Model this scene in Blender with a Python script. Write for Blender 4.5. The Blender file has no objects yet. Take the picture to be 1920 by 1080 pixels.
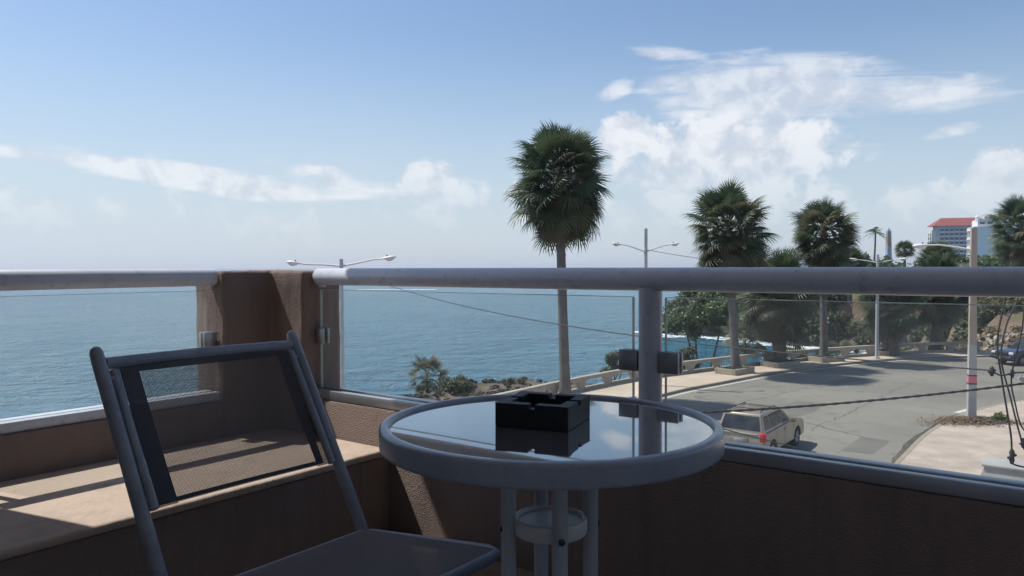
import bpy, bmesh, math, random
import numpy as np
from mathutils import Vector, Matrix, noise as mnoise

R = math.radians
random.seed(7)
rng = np.random.default_rng(11)
scene = bpy.context.scene
COL = scene.collection

# ------------------------------------------------------------------ camera
EYE = 7.0                                   # metres above the road
cam_d = bpy.data.cameras.new('camera')
cam_d.lens = 27.0
cam_d.sensor_width = 36.0
cam_d.clip_start = 0.05
cam_d.clip_end = 60000.0
cam = bpy.data.objects.new('camera', cam_d)
COL.objects.link(cam)
cam.location = (0, 0, EYE)
cam.rotation_euler = (Matrix.Rotation(R(90 - 1.6), 4, 'X') @ Matrix.Rotation(R(-0.2), 4, 'Z')).to_euler()
scene.camera = cam

# ------------------------------------------------------------------ sun, sky, exposure
SUN_TRAVEL = Vector((0.932, -0.424, -1.75)).normalized()
sun_el = math.asin(-SUN_TRAVEL.z)
sun_az = math.atan2(-SUN_TRAVEL.x, -SUN_TRAVEL.y)      # from +Y towards +X
sd = bpy.data.lights.new('sun', 'SUN')
sd.energy = 3.5
sd.angle = R(0.53)
sd.color = (1.0, 0.95, 0.87)
sun = bpy.data.objects.new('sun', sd)
COL.objects.link(sun)
sun.location = (-60, 30, 90)
sun.rotation_euler = SUN_TRAVEL.to_track_quat('-Z', 'Y').to_euler()

scene.view_settings.view_transform = 'Standard'
scene.view_settings.look = 'None'
scene.view_settings.exposure = 0.6
scene.view_settings.gamma = 1.0
scene.view_settings.use_curve_mapping = False

world = bpy.data.worlds.new('World')
scene.world = world
world.use_nodes = True
wt = world.node_tree
wt.nodes.clear()


def wn(kind, **kw):
    n = wt.nodes.new(kind)
    for k, v in kw.items():
        setattr(n, k, v)
    return n


def wmath(op, a, b=None, clamp=False):
    n = wn('ShaderNodeMath', operation=op, use_clamp=clamp)
    for i, s in enumerate((a, b)):
        if s is None:
            continue
        if isinstance(s, (int, float)):
            n.inputs[i].default_value = s
        else:
            wt.links.new(s, n.inputs[i])
    return n.outputs[0]


def wsmooth(x, lo, hi):
    n = wn('ShaderNodeMapRange', interpolation_type='SMOOTHSTEP')
    wt.links.new(x, n.inputs[0])
    n.inputs[1].default_value = lo
    n.inputs[2].default_value = hi
    return n.outputs[0]


def build_world():
    sky = wn('ShaderNodeTexSky', sky_type='NISHITA')
    sky.sun_disc = False
    sky.sun_elevation = sun_el
    sky.sun_rotation = sun_az
    sky.altitude = 10
    sky.air_density = 1.15
    sky.dust_density = 1.0
    sky.ozone_density = 5.0
    bg = wn('ShaderNodeBackground')
    bg.inputs[1].default_value = 0.086
    tint = wn('ShaderNodeMix', data_type='RGBA', blend_type='MULTIPLY')
    tint.inputs[0].default_value = 1.0
    tint.inputs[7].default_value = (1.0, 0.985, 0.985, 1)
    wt.links.new(sky.outputs[0], tint.inputs[6])
    wt.links.new(tint.outputs[2], bg.inputs[0])

    tc = wn('ShaderNodeTexCoord')
    sep = wn('ShaderNodeSeparateXYZ')
    wt.links.new(tc.outputs['Generated'], sep.inputs[0])
    az = wmath('ARCTAN2', sep.outputs[0], sep.outputs[1])
    el = wmath('ARCSINE', sep.outputs[2])

    def fbm(sx, sy, detail, rough, seed, dist=0.0):
        comb = wn('ShaderNodeCombineXYZ')
        wt.links.new(wmath('MULTIPLY', az, sx), comb.inputs[0])
        wt.links.new(wmath('MULTIPLY', el, sy), comb.inputs[1])
        comb.inputs[2].default_value = seed
        n = wn('ShaderNodeTexNoise')
        n.inputs['Scale'].default_value = 1.0
        n.inputs['Detail'].default_value = detail
        n.inputs['Roughness'].default_value = rough
        n.inputs['Distortion'].default_value = dist
        wt.links.new(comb.outputs[0], n.inputs['Vector'])
        return wmath('SUBTRACT', n.outputs[0], 0.5)

    def blobs(lst):
        cur = None
        for (a0, e0, ra, re, amp, tilt) in lst:
            da = wmath('SUBTRACT', az, a0)
            de = wmath('SUBTRACT', el, e0)
            if tilt:
                de = wmath('SUBTRACT', de, wmath('MULTIPLY', da, tilt))
            da = wmath('DIVIDE', da, ra)
            de = wmath('DIVIDE', de, re)
            q = wmath('ADD', wmath('MULTIPLY', da, da), wmath('MULTIPLY', de, de))
            g = wmath('MULTIPLY', wmath('SUBTRACT', 1.0, q), amp)
            cur = g if cur is None else wmath('MAXIMUM', cur, g)
        return wmath('MAXIMUM', cur, -2.0)

    # azimuth, elevation, half sizes (radians), weight, tilt
    cumulus = blobs([
        (0.147, 0.165, 0.048, 0.034, 1.0, 0), (0.165, 0.120, 0.052, 0.045, 0.55, 0),
        (0.275, 0.135, 0.160, 0.060, 0.8, 0), (0.245, 0.080, 0.14, 0.06, 0.6, 0),
        (-0.105, 0.112, 0.052, 0.034, 0.8, 0), (-0.085, 0.085, 0.10, 0.036, 0.5, 0),
        (0.005, 0.080, 0.04, 0.03, 0.55, 0),
        (-0.52, 0.064, 0.14, 0.026, 0.34, 0), (-0.40, 0.075, 0.05, 0.020, 0.25, 0),
        (-0.30, 0.050, 0.06, 0.03, 0.3, 0), (-0.26, 0.045, 0.05, 0.03, 0.28, 0),
        (0.565, 0.098, 0.050, 0.034, 0.95, 0), (0.500, 0.070, 0.075, 0.034, 0.6, 0),
        (0.36, 0.075, 0.10, 0.03, 0.35, 0),
        (-0.95, 0.10, 0.16, 0.05, 0.6, 0), (0.95, 0.11, 0.18, 0.06, 0.7, 0),
        (-1.7, 0.08, 0.30, 0.05, 0.6, 0), (1.7, 0.12, 0.35, 0.06, 0.6, 0), (2.7, 0.09, 0.4, 0.05, 0.6, 0)])
    cirrus = blobs([
        (0.325, 0.210, 0.175, 0.050, 1.15, -0.05), (0.205, 0.225, 0.055, 0.022, 0.7, 0.1),
        (0.48, 0.195, 0.11, 0.030, 0.8, -0.12), (0.136, 0.222, 0.028, 0.015, 0.85, 0.25),
        (0.20, 0.262, 0.06, 0.010, 0.7, -0.15), (0.300, 0.155, 0.125, 0.030, 1.0, 0.08),
        (-0.39, 0.108, 0.20, 0.020, 1.15, -0.13), (-0.25, 0.120, 0.075, 0.012, 0.8, -0.15),
        (-0.20, 0.098, 0.16, 0.022, 0.55, -0.05), (-0.57, 0.128, 0.065, 0.012, 0.75, 0.05),
        (-0.46, 0.130, 0.05, 0.007, 0.5, 0.1), (0.52, 0.15, 0.045, 0.010, 0.5, 0.25),
        (0.42, 0.145, 0.05, 0.028, 0.35, 0.0),
        (-1.3, 0.25, 0.3, 0.04, 0.7, 0.1), (1.2, 0.3, 0.3, 0.05, 0.7, -0.1), (2.4, 0.3, 0.4, 0.06, 0.7, 0.1),
        (-2.3, 0.3, 0.4, 0.06, 0.7, 0.1)])
    n1 = fbm(26, 30, 9, 0.58, 3.7, 0.3)
    n2 = fbm(6.5, 40, 9, 0.60, 9.1, 0.7)
    cu = wsmooth(wmath('ADD', cumulus, wmath('MULTIPLY', n1, 1.9)), 0.06, 0.50)
    ci = wsmooth(wmath('ADD', cirrus, wmath('MULTIPLY', n2, 2.4)), 0.05, 0.85)
    # low clouds drown in the sea air
    low = wsmooth(el, 0.02, 0.17)
    cu = wmath('MULTIPLY', cu, wmath('ADD', wmath('MULTIPLY', low, 0.72), 0.10))
    ci = wmath('MULTIPLY', ci, 0.66)
    alpha = wmath('MAXIMUM', cu, ci)
    # milky air towards the horizon, all round
    haze = wmath('MULTIPLY', wmath('SUBTRACT', 1.0, wsmooth(el, 0.0, 0.31)), 0.92)
    veil = wsmooth(wmath('ADD', fbm(2.2, 6, 5, 0.55, 4.4), 0.5), 0.35, 0.8)
    haze = wmath('MULTIPLY', haze, wmath('ADD', 0.82, wmath('MULTIPLY', veil, 0.25)), True)

    cshade = wn('ShaderNodeMix', data_type='RGBA')
    cshade.inputs[6].default_value = (0.44, 0.47, 0.53, 1)
    cshade.inputs[7].default_value = (0.63, 0.635, 0.65, 1)
    wt.links.new(wsmooth(n1, -0.14, 0.10), cshade.inputs[0])
    bgc = wn('ShaderNodeBackground')
    wt.links.new(cshade.outputs[2], bgc.inputs[0])
    bgc.inputs[1].default_value = 1.0
    bgh = wn('ShaderNodeBackground')
    bgh.inputs[0].default_value = (0.41, 0.480, 0.552, 1)
    bgh.inputs[1].default_value = 1.0
    m1 = wn('ShaderNodeMixShader')
    wt.links.new(haze, m1.inputs[0])
    wt.links.new(bg.outputs[0], m1.inputs[1])
    wt.links.new(bgh.outputs[0], m1.inputs[2])
    m2 = wn('ShaderNodeMixShader')
    wt.links.new(alpha, m2.inputs[0])
    wt.links.new(m1.outputs[0], m2.inputs[1])
    wt.links.new(bgc.outputs[0], m2.inputs[2])
    out = wn('ShaderNodeOutputWorld')
    wt.links.new(m2.outputs[0], out.inputs[0])


build_world()

# ------------------------------------------------------------------ materials
MATS = {}


def new_mat(name):
    m = bpy.data.materials.new(name)
    m.use_nodes = True
    m.node_tree.nodes.clear()
    MATS[name] = m
    return m


class NT:
    def __init__(self, m):
        self.t = m.node_tree

    def n(self, kind, **kw):
        x = self.t.nodes.new(kind)
        for k, v in kw.items():
            setattr(x, k, v)
        return x

    def l(self, a, b):
        self.t.links.new(a, b)

    def math(self, op, a, b=None, clamp=False):
        x = self.n('ShaderNodeMath', operation=op, use_clamp=clamp)
        for i, s in enumerate((a, b)):
            if s is None:
                continue
            if isinstance(s, (int, float)):
                x.inputs[i].default_value = s
            else:
                self.l(s, x.inputs[i])
        return x.outputs[0]

    def coords(self, scale=(1, 1, 1), which='Object'):
        tc = self.n('ShaderNodeTexCoord')
        mp = self.n('ShaderNodeMapping')
        mp.inputs['Scale'].default_value = scale
        self.l(tc.outputs[which], mp.inputs[0])
        return mp.outputs[0]

    def noise(self, vec, scale, detail=4, rough=0.55, dist=0.0):
        x = self.n('ShaderNodeTexNoise')
        x.inputs['Scale'].default_value = scale
        x.inputs['Detail'].default_value = detail
        x.inputs['Roughness'].default_value = rough
        x.inputs['Distortion'].default_value = dist
        self.l(vec, x.inputs['Vector'])
        return x.outputs[0]

    def ramp(self, fac, stops):
        x = self.n('ShaderNodeValToRGB')
        e = x.color_ramp.elements
        while len(e) < len(stops):
            e.new(0.5)
        for i, (p, c) in enumerate(stops):
            e[i].position = p
            e[i].color = (*c, 1) if len(c) == 3 else c
        self.l(fac, x.inputs[0])
        return x.outputs[0]

    def bump(self, h, strength, distance):
        x = self.n('ShaderNodeBump')
        x.inputs['Strength'].default_value = strength
        x.inputs['Distance'].default_value = distance
        self.l(h, x.inputs['Height'])
        return x.outputs[0]

    def mixc(self, f, a, b):
        x = self.n('ShaderNodeMix', data_type='RGBA')
        if isinstance(f, (int, float)):
            x.inputs[0].default_value = f
        else:
            self.l(f, x.inputs[0])
        for i, c in ((6, a), (7, b)):
            if isinstance(c, tuple):
                x.inputs[i].default_value = (*c, 1)
            else:
                self.l(c, x.inputs[i])
        return x.outputs[2]

    def out(self, shader):
        o = self.n('ShaderNodeOutputMaterial')
        self.l(shader, o.inputs[0])

    def principled(self, color, rough=0.6, metal=0.0, ior=1.45, normal=None, coat=0.0, spec=None):
        p = self.n('ShaderNodeBsdfPrincipled')
        if isinstance(color, tuple):
            p.inputs['Base Color'].default_value = (*color, 1)
        else:
            self.l(color, p.inputs['Base Color'])
        if isinstance(rough, (int, float)):
            p.inputs['Roughness'].default_value = rough
        else:
            self.l(rough, p.inputs['Roughness'])
        p.inputs['Metallic'].default_value = metal
        p.inputs['IOR'].default_value = ior
        p.inputs['Coat Weight'].default_value = coat
        if spec is not None:
            p.inputs['Specular IOR Level'].default_value = spec
        if normal is not None:
            self.l(normal, p.inputs['Normal'])
        return p.outputs[0]


def mottled(name, c1, c2, scale=3.0, rough=0.8, bump=0.3, bscale=80, bdist=0.003, metal=0.0, detail=5,
            mid=(0.35, 0.65), c3=None, ior=1.45, coat=0.0):
    m = new_mat(name)
    t = NT(m)
    v = t.coords()
    col = t.ramp(t.noise(v, scale, detail), [(mid[0], c1), (mid[1], c2)])
    if c3 is not None:
        s = t.ramp(t.noise(v, scale * 6.3, 6, 0.7), [(0.55, (0, 0, 0)), (0.72, (1, 1, 1))])
        col = t.mixc(s, col, c3)
    nrm = t.bump(t.noise(v, bscale, 3, 0.6), bump, bdist) if bump else None
    t.out(t.principled(col, rough, metal, ior, nrm, coat))
    return m


def stucco(name, c1, c2, c3, grain=150, dist=0.006):
    m = new_mat(name)
    t = NT(m)
    v = t.coords()
    big = t.noise(v, 2.6, 5, 0.6)
    col = t.ramp(big, [(0.3, c1), (0.7, c2)])
    fine = t.noise(v, grain, 4, 0.65)
    col = t.mixc(t.math('MULTIPLY', t.noise(v, 14, 6, 0.7), 0.55), col, c3)
    vor = t.n('ShaderNodeTexVoronoi')
    vor.inputs['Scale'].default_value = grain * 0.9
    t.l(v, vor.inputs['Vector'])
    h = t.math('ADD', t.math('MULTIPLY', vor.outputs['Distance'], 0.8), fine)
    h = t.math('ADD', h, t.math('MULTIPLY', t.noise(v, 30, 3), 0.8))
    streak = t.ramp(t.noise(t.coords((9, 9, 0.8)), 1.0, 6, 0.7), [(0.50, (0, 0, 0)), (0.78, (1, 1, 1))])
    col = t.mixc(t.math('MULTIPLY', streak, 0.55), col, tuple(q * 0.55 for q in c3))
    pale = t.ramp(t.noise(v, 5.5, 8, 0.75), [(0.58, (0, 0, 0)), (0.70, (1, 1, 1))])
    col = t.mixc(t.math('MULTIPLY', pale, 0.35), col, tuple(min(.8, q * 1.35) for q in c2))
    t.out(t.principled(col, 0.92, normal=t.bump(h, 0.9, dist), spec=0.25))
    return m


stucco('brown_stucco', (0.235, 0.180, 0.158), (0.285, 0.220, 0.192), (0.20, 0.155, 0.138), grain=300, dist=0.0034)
stucco('bench_top_sunlit', (0.42, 0.335, 0.275), (0.48, 0.395, 0.33), (0.37, 0.29, 0.235), grain=70, dist=0.0015)
stucco('ceiling_plaster', (0.74, 0.745, 0.76), (0.80, 0.805, 0.82), (0.70, 0.70, 0.72), grain=90, dist=0.002)
mottled('terrace_tile', (0.34, 0.30, 0.27), (0.40, 0.355, 0.32), 4, 0.5, 0.1)
mottled('rail_paint', (0.47, 0.50, 0.57), (0.54, 0.57, 0.64), 5, 0.33, 0.1, 45, 0.001, c3=(0.35, 0.37, 0.41), detail=8)
mottled('channel_metal', (0.36, 0.37, 0.39), (0.45, 0.46, 0.48), 6, 0.33, 0.05, 60, 0.001, metal=0.75)
mottled('clamp_metal', (0.30, 0.31, 0.33), (0.40, 0.41, 0.43), 9, 0.38, 0.06, 80, 0.001, metal=0.8)
mottled('chair_metal', (0.20, 0.22, 0.26), (0.27, 0.29, 0.33), 12, 0.45, 0.12, 120, 0.001, c3=(0.16, 0.18, 0.21))
mottled('table_rim_paint', (0.27, 0.305, 0.37), (0.32, 0.355, 0.42), 9, 0.30, 0.08, 70, 0.001, coat=0.2, c3=(0.22, 0.25, 0.31), detail=8)
mottled('leg_metal', (0.42, 0.43, 0.45), (0.50, 0.51, 0.53), 8, 0.35, 0.06, 70, 0.001)
mottled('white_plastic', (0.62, 0.61, 0.60), (0.70, 0.69, 0.68), 15, 0.45, 0.05, 60, 0.001)
mottled('black_plastic', (0.006, 0.008, 0.012), (0.012, 0.014, 0.019), 20, 0.55, 0.06, 90, 0.0008)
mottled('screw_metal', (0.06, 0.06, 0.065), (0.12, 0.12, 0.13), 60, 0.3, 0, metal=0.9)
mottled('asphalt', (0.165, 0.157, 0.135), (0.235, 0.222, 0.190), 0.13, 0.93, 0.25, 30, 0.01, c3=(0.14, 0.134, 0.116), detail=8)
mottled('asphalt_patch', (0.135, 0.130, 0.115), (0.175, 0.168, 0.148), 0.5, 0.93, 0.25, 30, 0.01)
mottled('road_tar', (0.085, 0.082, 0.075), (0.13, 0.125, 0.112), 1.5, 0.9, 0.1)
mottled('promenade', (0.44, 0.36, 0.28), (0.53, 0.44, 0.35), 0.5, 0.9, 0.2, 14, 0.01, c3=(0.46, 0.36, 0.28))
mottled('pavement', (0.36, 0.295, 0.245), (0.48, 0.40, 0.335), 0.9, 0.9, 0.2, 16, 0.008, c3=(0.34, 0.265, 0.22))
mottled('kerb_concrete', (0.26, 0.215, 0.165), (0.34, 0.285, 0.22), 0.9, 0.9, 0.3, 16, 0.01, c3=(0.2, 0.165, 0.125))
mottled('road_paint', (0.48, 0.46, 0.42), (0.60, 0.58, 0.54), 2.5, 0.85, 0.1, c3=(0.24, 0.23, 0.20))
mottled('balustrade_concrete', (0.33, 0.29, 0.245), (0.43, 0.385, 0.325), 0.9, 0.9, 0.3, 15, 0.012, c3=(0.28, 0.24, 0.19))
mottled('planter_concrete', (0.33, 0.28, 0.22), (0.42, 0.36, 0.29), 2, 0.9, 0.3, 20, 0.01, c3=(0.2, 0.19, 0.12))
mottled('pole_concrete', (0.36, 0.295, 0.235), (0.44, 0.365, 0.295), 1.2, 0.88, 0.2, 25, 0.005)
mottled('pole_whitewash', (0.38, 0.37, 0.36), (0.46, 0.45, 0.44), 1.6, 0.88, 0.2, 25, 0.005)
mottled('pink_band', (0.60, 0.16, 0.20), (0.68, 0.22, 0.27), 3, 0.7, 0.1)
mottled('dark_band', (0.06, 0.05, 0.05), (0.09, 0.08, 0.075), 3, 0.7, 0.1)
mottled('lamp_metal', (0.42, 0.43, 0.44), (0.52, 0.53, 0.54), 4, 0.5, 0.05)
mottled('lamp_white', (0.62, 0.62, 0.61), (0.70, 0.70, 0.69), 4, 0.45, 0.05)
mottled('lamp_bowl', (0.55, 0.57, 0.58), (0.62, 0.64, 0.65), 4, 0.2, 0)
mottled('cable_black', (0.02, 0.02, 0.022), (0.05, 0.045, 0.045), 9, 0.6, 0)
mottled('manhole_iron', (0.13, 0.12, 0.11), (0.18, 0.17, 0.155), 5, 0.7, 0.3, 30, 0.01)
mottled('palm_trunk', (0.115, 0.108, 0.100), (0.175, 0.165, 0.152), 1.4, 0.93, 0.6, 9, 0.05, c3=(0.17, 0.15, 0.125))
mottled('bark', (0.095, 0.082, 0.068), (0.15, 0.13, 0.108), 2.5, 0.93, 0.6, 14, 0.04)
mottled('rock', (0.055, 0.050, 0.043), (0.13, 0.118, 0.10), 0.9, 0.95, 0.9, 2.2, 0.35, c3=(0.055, 0.047, 0.04))
mottled('hotel_wall_sunlit', (0.56, 0.53, 0.46), (0.60, 0.57, 0.50), 0.05, 0.9, 0)
mottled('hotel_wall_shaded', (0.36, 0.37, 0.40), (0.40, 0.41, 0.44), 0.05, 0.9, 0)
mottled('hotel_roof', (0.24, 0.065, 0.06), (0.30, 0.085, 0.075), 0.12, 0.85, 0)
mottled('hotel_white', (0.70, 0.69, 0.68), (0.76, 0.75, 0.74), 0.06, 0.9, 0)
mottled('hotel_glass', (0.04, 0.05, 0.065), (0.08, 0.09, 0.11), 0.2, 0.15, 0)
mottled('tower_cream', (0.60, 0.56, 0.46), (0.66, 0.62, 0.52), 0.3, 0.9, 0.1)
mottled('grey_cover', (0.30, 0.30, 0.29), (0.38, 0.38, 0.37), 1.2, 0.75, 0.1)
mottled('tyre', (0.018, 0.018, 0.018), (0.03, 0.03, 0.03), 9, 0.85, 0.1)
mottled('rim_alloy', (0.38, 0.37, 0.36), (0.48, 0.47, 0.46), 9, 0.35, 0, metal=0.7)
mottled('gold_paint', (0.30, 0.25, 0.19), (0.36, 0.30, 0.235), 1.1, 0.34, 0, metal=0.35, coat=0.5, c3=(0.26, 0.215, 0.165))
mottled('silver_trim', (0.50, 0.47, 0.43), (0.58, 0.55, 0.50), 3, 0.3, 0, metal=0.4)
mottled('blue_paint', (0.035, 0.045, 0.085), (0.05, 0.06, 0.11), 1.1, 0.25, 0, metal=0.3, coat=0.6)
mottled('car_glass', (0.018, 0.021, 0.026), (0.05, 0.055, 0.06), 2.2, 0.06, 0)
mottled('black_trim', (0.02, 0.02, 0.02), (0.035, 0.035, 0.035), 5, 0.5, 0)
mottled('tail_red', (0.50, 0.02, 0.02), (0.62, 0.04, 0.035), 14, 0.2, 0)
mottled('headlamp', (0.60, 0.62, 0.65), (0.75, 0.76, 0.78), 14, 0.1, 0)
mottled('plate_white', (0.36, 0.36, 0.35), (0.44, 0.44, 0.43), 25, 0.5, 0)
mottled('underbody', (0.015, 0.015, 0.015), (0.025, 0.025, 0.025), 5, 0.9, 0)
mottled('insulator', (0.55, 0.55, 0.53), (0.65, 0.65, 0.63), 9, 0.3, 0)


def make_glass_materials():
    # balustrade glass: clear pane with a salt film
    m = new_mat('balcony_glass')
    t = NT(m)
    v = t.coords()
    tr = t.n('ShaderNodeBsdfTransparent')
    tr.inputs[0].default_value = (0.955, 0.972, 0.965, 1)
    gl = t.n('ShaderNodeBsdfGlossy')
    gl.inputs['Roughness'].default_value = 0.0
    fr = t.n('ShaderNodeFresnel')
    fr.inputs[0].default_value = 1.45
    mx = t.n('ShaderNodeMixShader')
    geo = t.n('ShaderNodeNewGeometry')
    front = t.math('SUBTRACT', 1.0, geo.outputs['Backfacing'])      # outer faces only: no total inner reflection
    t.l(t.math('MULTIPLY', fr.outputs[0], t.math('MULTIPLY', front, 1.3), True), mx.inputs[0])
    t.l(tr.outputs[0], mx.inputs[1])
    t.l(gl.outputs[0], mx.inputs[2])
    df = t.n('ShaderNodeBsdfTranslucent')
    df.inputs[0].default_value = (0.75, 0.74, 0.70, 1)
    film = t.math('MULTIPLY', t.ramp(t.noise(v, 3.2, 6, 0.65), [(0.3, (0.25, 0.25, 0.25)), (0.75, (1, 1, 1))]), 0.050)
    specks = t.ramp(t.noise(v, 150, 2, 0.5), [(0.745, (0, 0, 0)), (0.77, (1, 1, 1))])
    film = t.math('ADD', film, t.math('MULTIPLY', specks, 0.35), True)
    m2 = t.n('ShaderNodeMixShader')
    t.l(film, m2.inputs[0])
    t.l(mx.outputs[0], m2.inputs[1])
    t.l(df.outputs[0], m2.inputs[2])
    t.out(m2.outputs[0])
    # polished pane edge
    m = new_mat('glass_edge')
    t = NT(m)
    t.out(t.principled((0.40, 0.46, 0.43), 0.25))
    # dark tinted table glass
    m = new_mat('table_glass')
    t = NT(m)
    v = t.coords()
    col = t.ramp(t.noise(v, 5, 6, 0.7), [(0.30, (0.085, 0.080, 0.085)), (0.72, (0.125, 0.118, 0.122))])
    rough = t.math('MULTIPLY', t.noise(v, 9, 6, 0.7), 0.10)
    sh = t.principled(col, rough, ior=2.8, normal=t.bump(t.noise(v, 22, 2, 0.5), 0.02, 0.001), coat=1.0)
    sh.node.inputs['Coat IOR'].default_value = 2.2
    sh.node.inputs['Coat Roughness'].default_value = 0.0
    t.out(sh)

    # sling mesh: woven threads with real open holes
    def mesh_mat(name, pitch, open_, c):
        m = new_mat(name)
        t = NT(m)
        tc = t.n('ShaderNodeTexCoord')
        sp = t.n('ShaderNodeSeparateXYZ')
        t.l(tc.outputs['UV'], sp.inputs[0])
        fx = t.math('FRACT', t.math('DIVIDE', sp.outputs[0], pitch))
        fy = t.math('FRACT', t.math('DIVIDE', sp.outputs[1], pitch * 0.8))
        hole = t.math('MULTIPLY', t.math('GREATER_THAN', fx, 1 - open_), t.math('GREATER_THAN', fy, 1 - open_))
        d = t.principled(c, 0.75)
        tr = t.n('ShaderNodeBsdfTransparent')
        mx = t.n('ShaderNodeMixShader')
        t.l(hole, mx.inputs[0])
        t.l(d, mx.inputs[1])
        t.l(tr.outputs[0], mx.inputs[2])
        t.out(mx.outputs[0])
    mesh_mat('sling_mesh', 0.0030, 0.56, (0.10, 0.086, 0.078))
    mesh_mat('sling_hem', 0.0030, 0.36, (0.050, 0.050, 0.058))
    mesh_mat('seat_mesh', 0.0034, 0.2, (0.115, 0.10, 0.095))

    # sea
    m = new_mat('sea_water')
    t = NT(m)
    tc = t.n('ShaderNodeTexCoord')
    v = tc.outputs['Object']
    mp = t.n('ShaderNodeMapping')
    mp.inputs['Rotation'].default_value = (0, 0, R(20))
    mp.inputs['Scale'].default_value = (0.72, 1.0, 1.0)
    t.l(v, mp.inputs[0])
    w = mp.outputs[0]
    h = t.math('ADD', t.math('MULTIPLY', t.noise(w, 0.09, 3, 0.6, 0.4), 1.2),
               t.math('MULTIPLY', t.noise(w, 0.30, 4, 0.7, 0.5), 1.9))
    h = t.math('ADD', h, t.math('MULTIPLY', t.noise(w, 1.3, 4, 0.7, 0.3), 0.42))
    patches = t.noise(w, 0.018, 5, 0.6, 1.0)
    col = t.ramp(patches, [(0.35, (0.016, 0.165, 0.275)), (0.68, (0.042, 0.225, 0.335))])
    nrm = t.bump(h, 1.0, 2.6)
    t.out(t.principled(col, 0.12, ior=1.333, normal=nrm))
    # foam
    m = new_mat('sea_foam')
    t = NT(m)
    v = t.coords()
    d = t.principled((0.80, 0.82, 0.83), 0.9)
    tr = t.n('ShaderNodeBsdfTransparent')
    a = t.ramp(t.noise(v, 0.6, 6, 0.7), [(0.40, (0, 0, 0)), (0.56, (1, 1, 1))])
    mx = t.n('ShaderNodeMixShader')
    t.l(a, mx.inputs[0])
    t.l(tr.outputs[0], mx.inputs[1])
    t.l(d, mx.inputs[2])
    t.out(mx.outputs[0])


def leaf_mat(name, c1, c2, translucency=0.35, rough=0.45, per='island', c3=None):
    m = new_mat(name)
    t = NT(m)
    if per == 'island':
        g = t.n('ShaderNodeNewGeometry')
        f = g.outputs['Random Per Island']
    else:
        g = t.n('ShaderNodeObjectInfo')
        f = g.outputs['Random']
    stops = [(0.0, c1), (1.0, c2)] if c3 is None else [(0.0, c1), (0.72, c2), (1.0, c3)]
    col = t.ramp(f, stops)
    p = t.principled(col, rough)
    tl = t.n('ShaderNodeBsdfTranslucent')
    t.l(col, tl.inputs[0])
    mx = t.n('ShaderNodeMixShader')
    mx.inputs[0].default_value = translucency
    t.l(p, mx.inputs[1])
    t.l(tl.outputs[0], mx.inputs[2])
    t.out(mx.outputs[0])
    return m


make_glass_materials()
leaf_mat('frond_green', (0.046, 0.076, 0.042), (0.092, 0.128, 0.070), 0.35, 0.45, 'object')
leaf_mat('frond_olive', (0.095, 0.108, 0.062), (0.17, 0.165, 0.10), 0.35, 0.5, 'object')
leaf_mat('frond_dead', (0.10, 0.075, 0.056), (0.19, 0.145, 0.105), 0.2, 0.8, 'object')
leaf_mat('frond_far', (0.055, 0.082, 0.042), (0.105, 0.13, 0.065), 0.35, 0.5)
leaf_mat('leaf_dark', (0.055, 0.084, 0.044), (0.110, 0.145, 0.070), 0.4, 0.5)
leaf_mat('leaf_grape', (0.060, 0.105, 0.040), (0.12, 0.175, 0.070), 0.42, 0.4, c3=(0.15, 0.20, 0.09))
leaf_mat('leaf_shrub', (0.060, 0.085, 0.038), (0.12, 0.145, 0.07), 0.3, 0.5, c3=(0.18, 0.20, 0.12))
leaf_mat('leaf_lime', (0.15, 0.20, 0.05), (0.24, 0.28, 0.08), 0.35, 0.5)
leaf_mat('leaf_dry', (0.17, 0.12, 0.075), (0.30, 0.22, 0.14), 0.2, 0.85, c3=(0.10, 0.10, 0.05))
leaf_mat('leaf_scrub', (0.066, 0.086, 0.048), (0.13, 0.145, 0.08), 0.35, 0.7, c3=(0.22, 0.175, 0.11))
leaf_mat('leaf_litter', (0.15, 0.10, 0.06), (0.28, 0.20, 0.13), 0.1, 0.9)
leaf_mat('coral_scrub', (0.060, 0.066, 0.045), (0.13, 0.13, 0.085), 0.15, 0.9, c3=(0.10, 0.13, 0.06))


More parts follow.
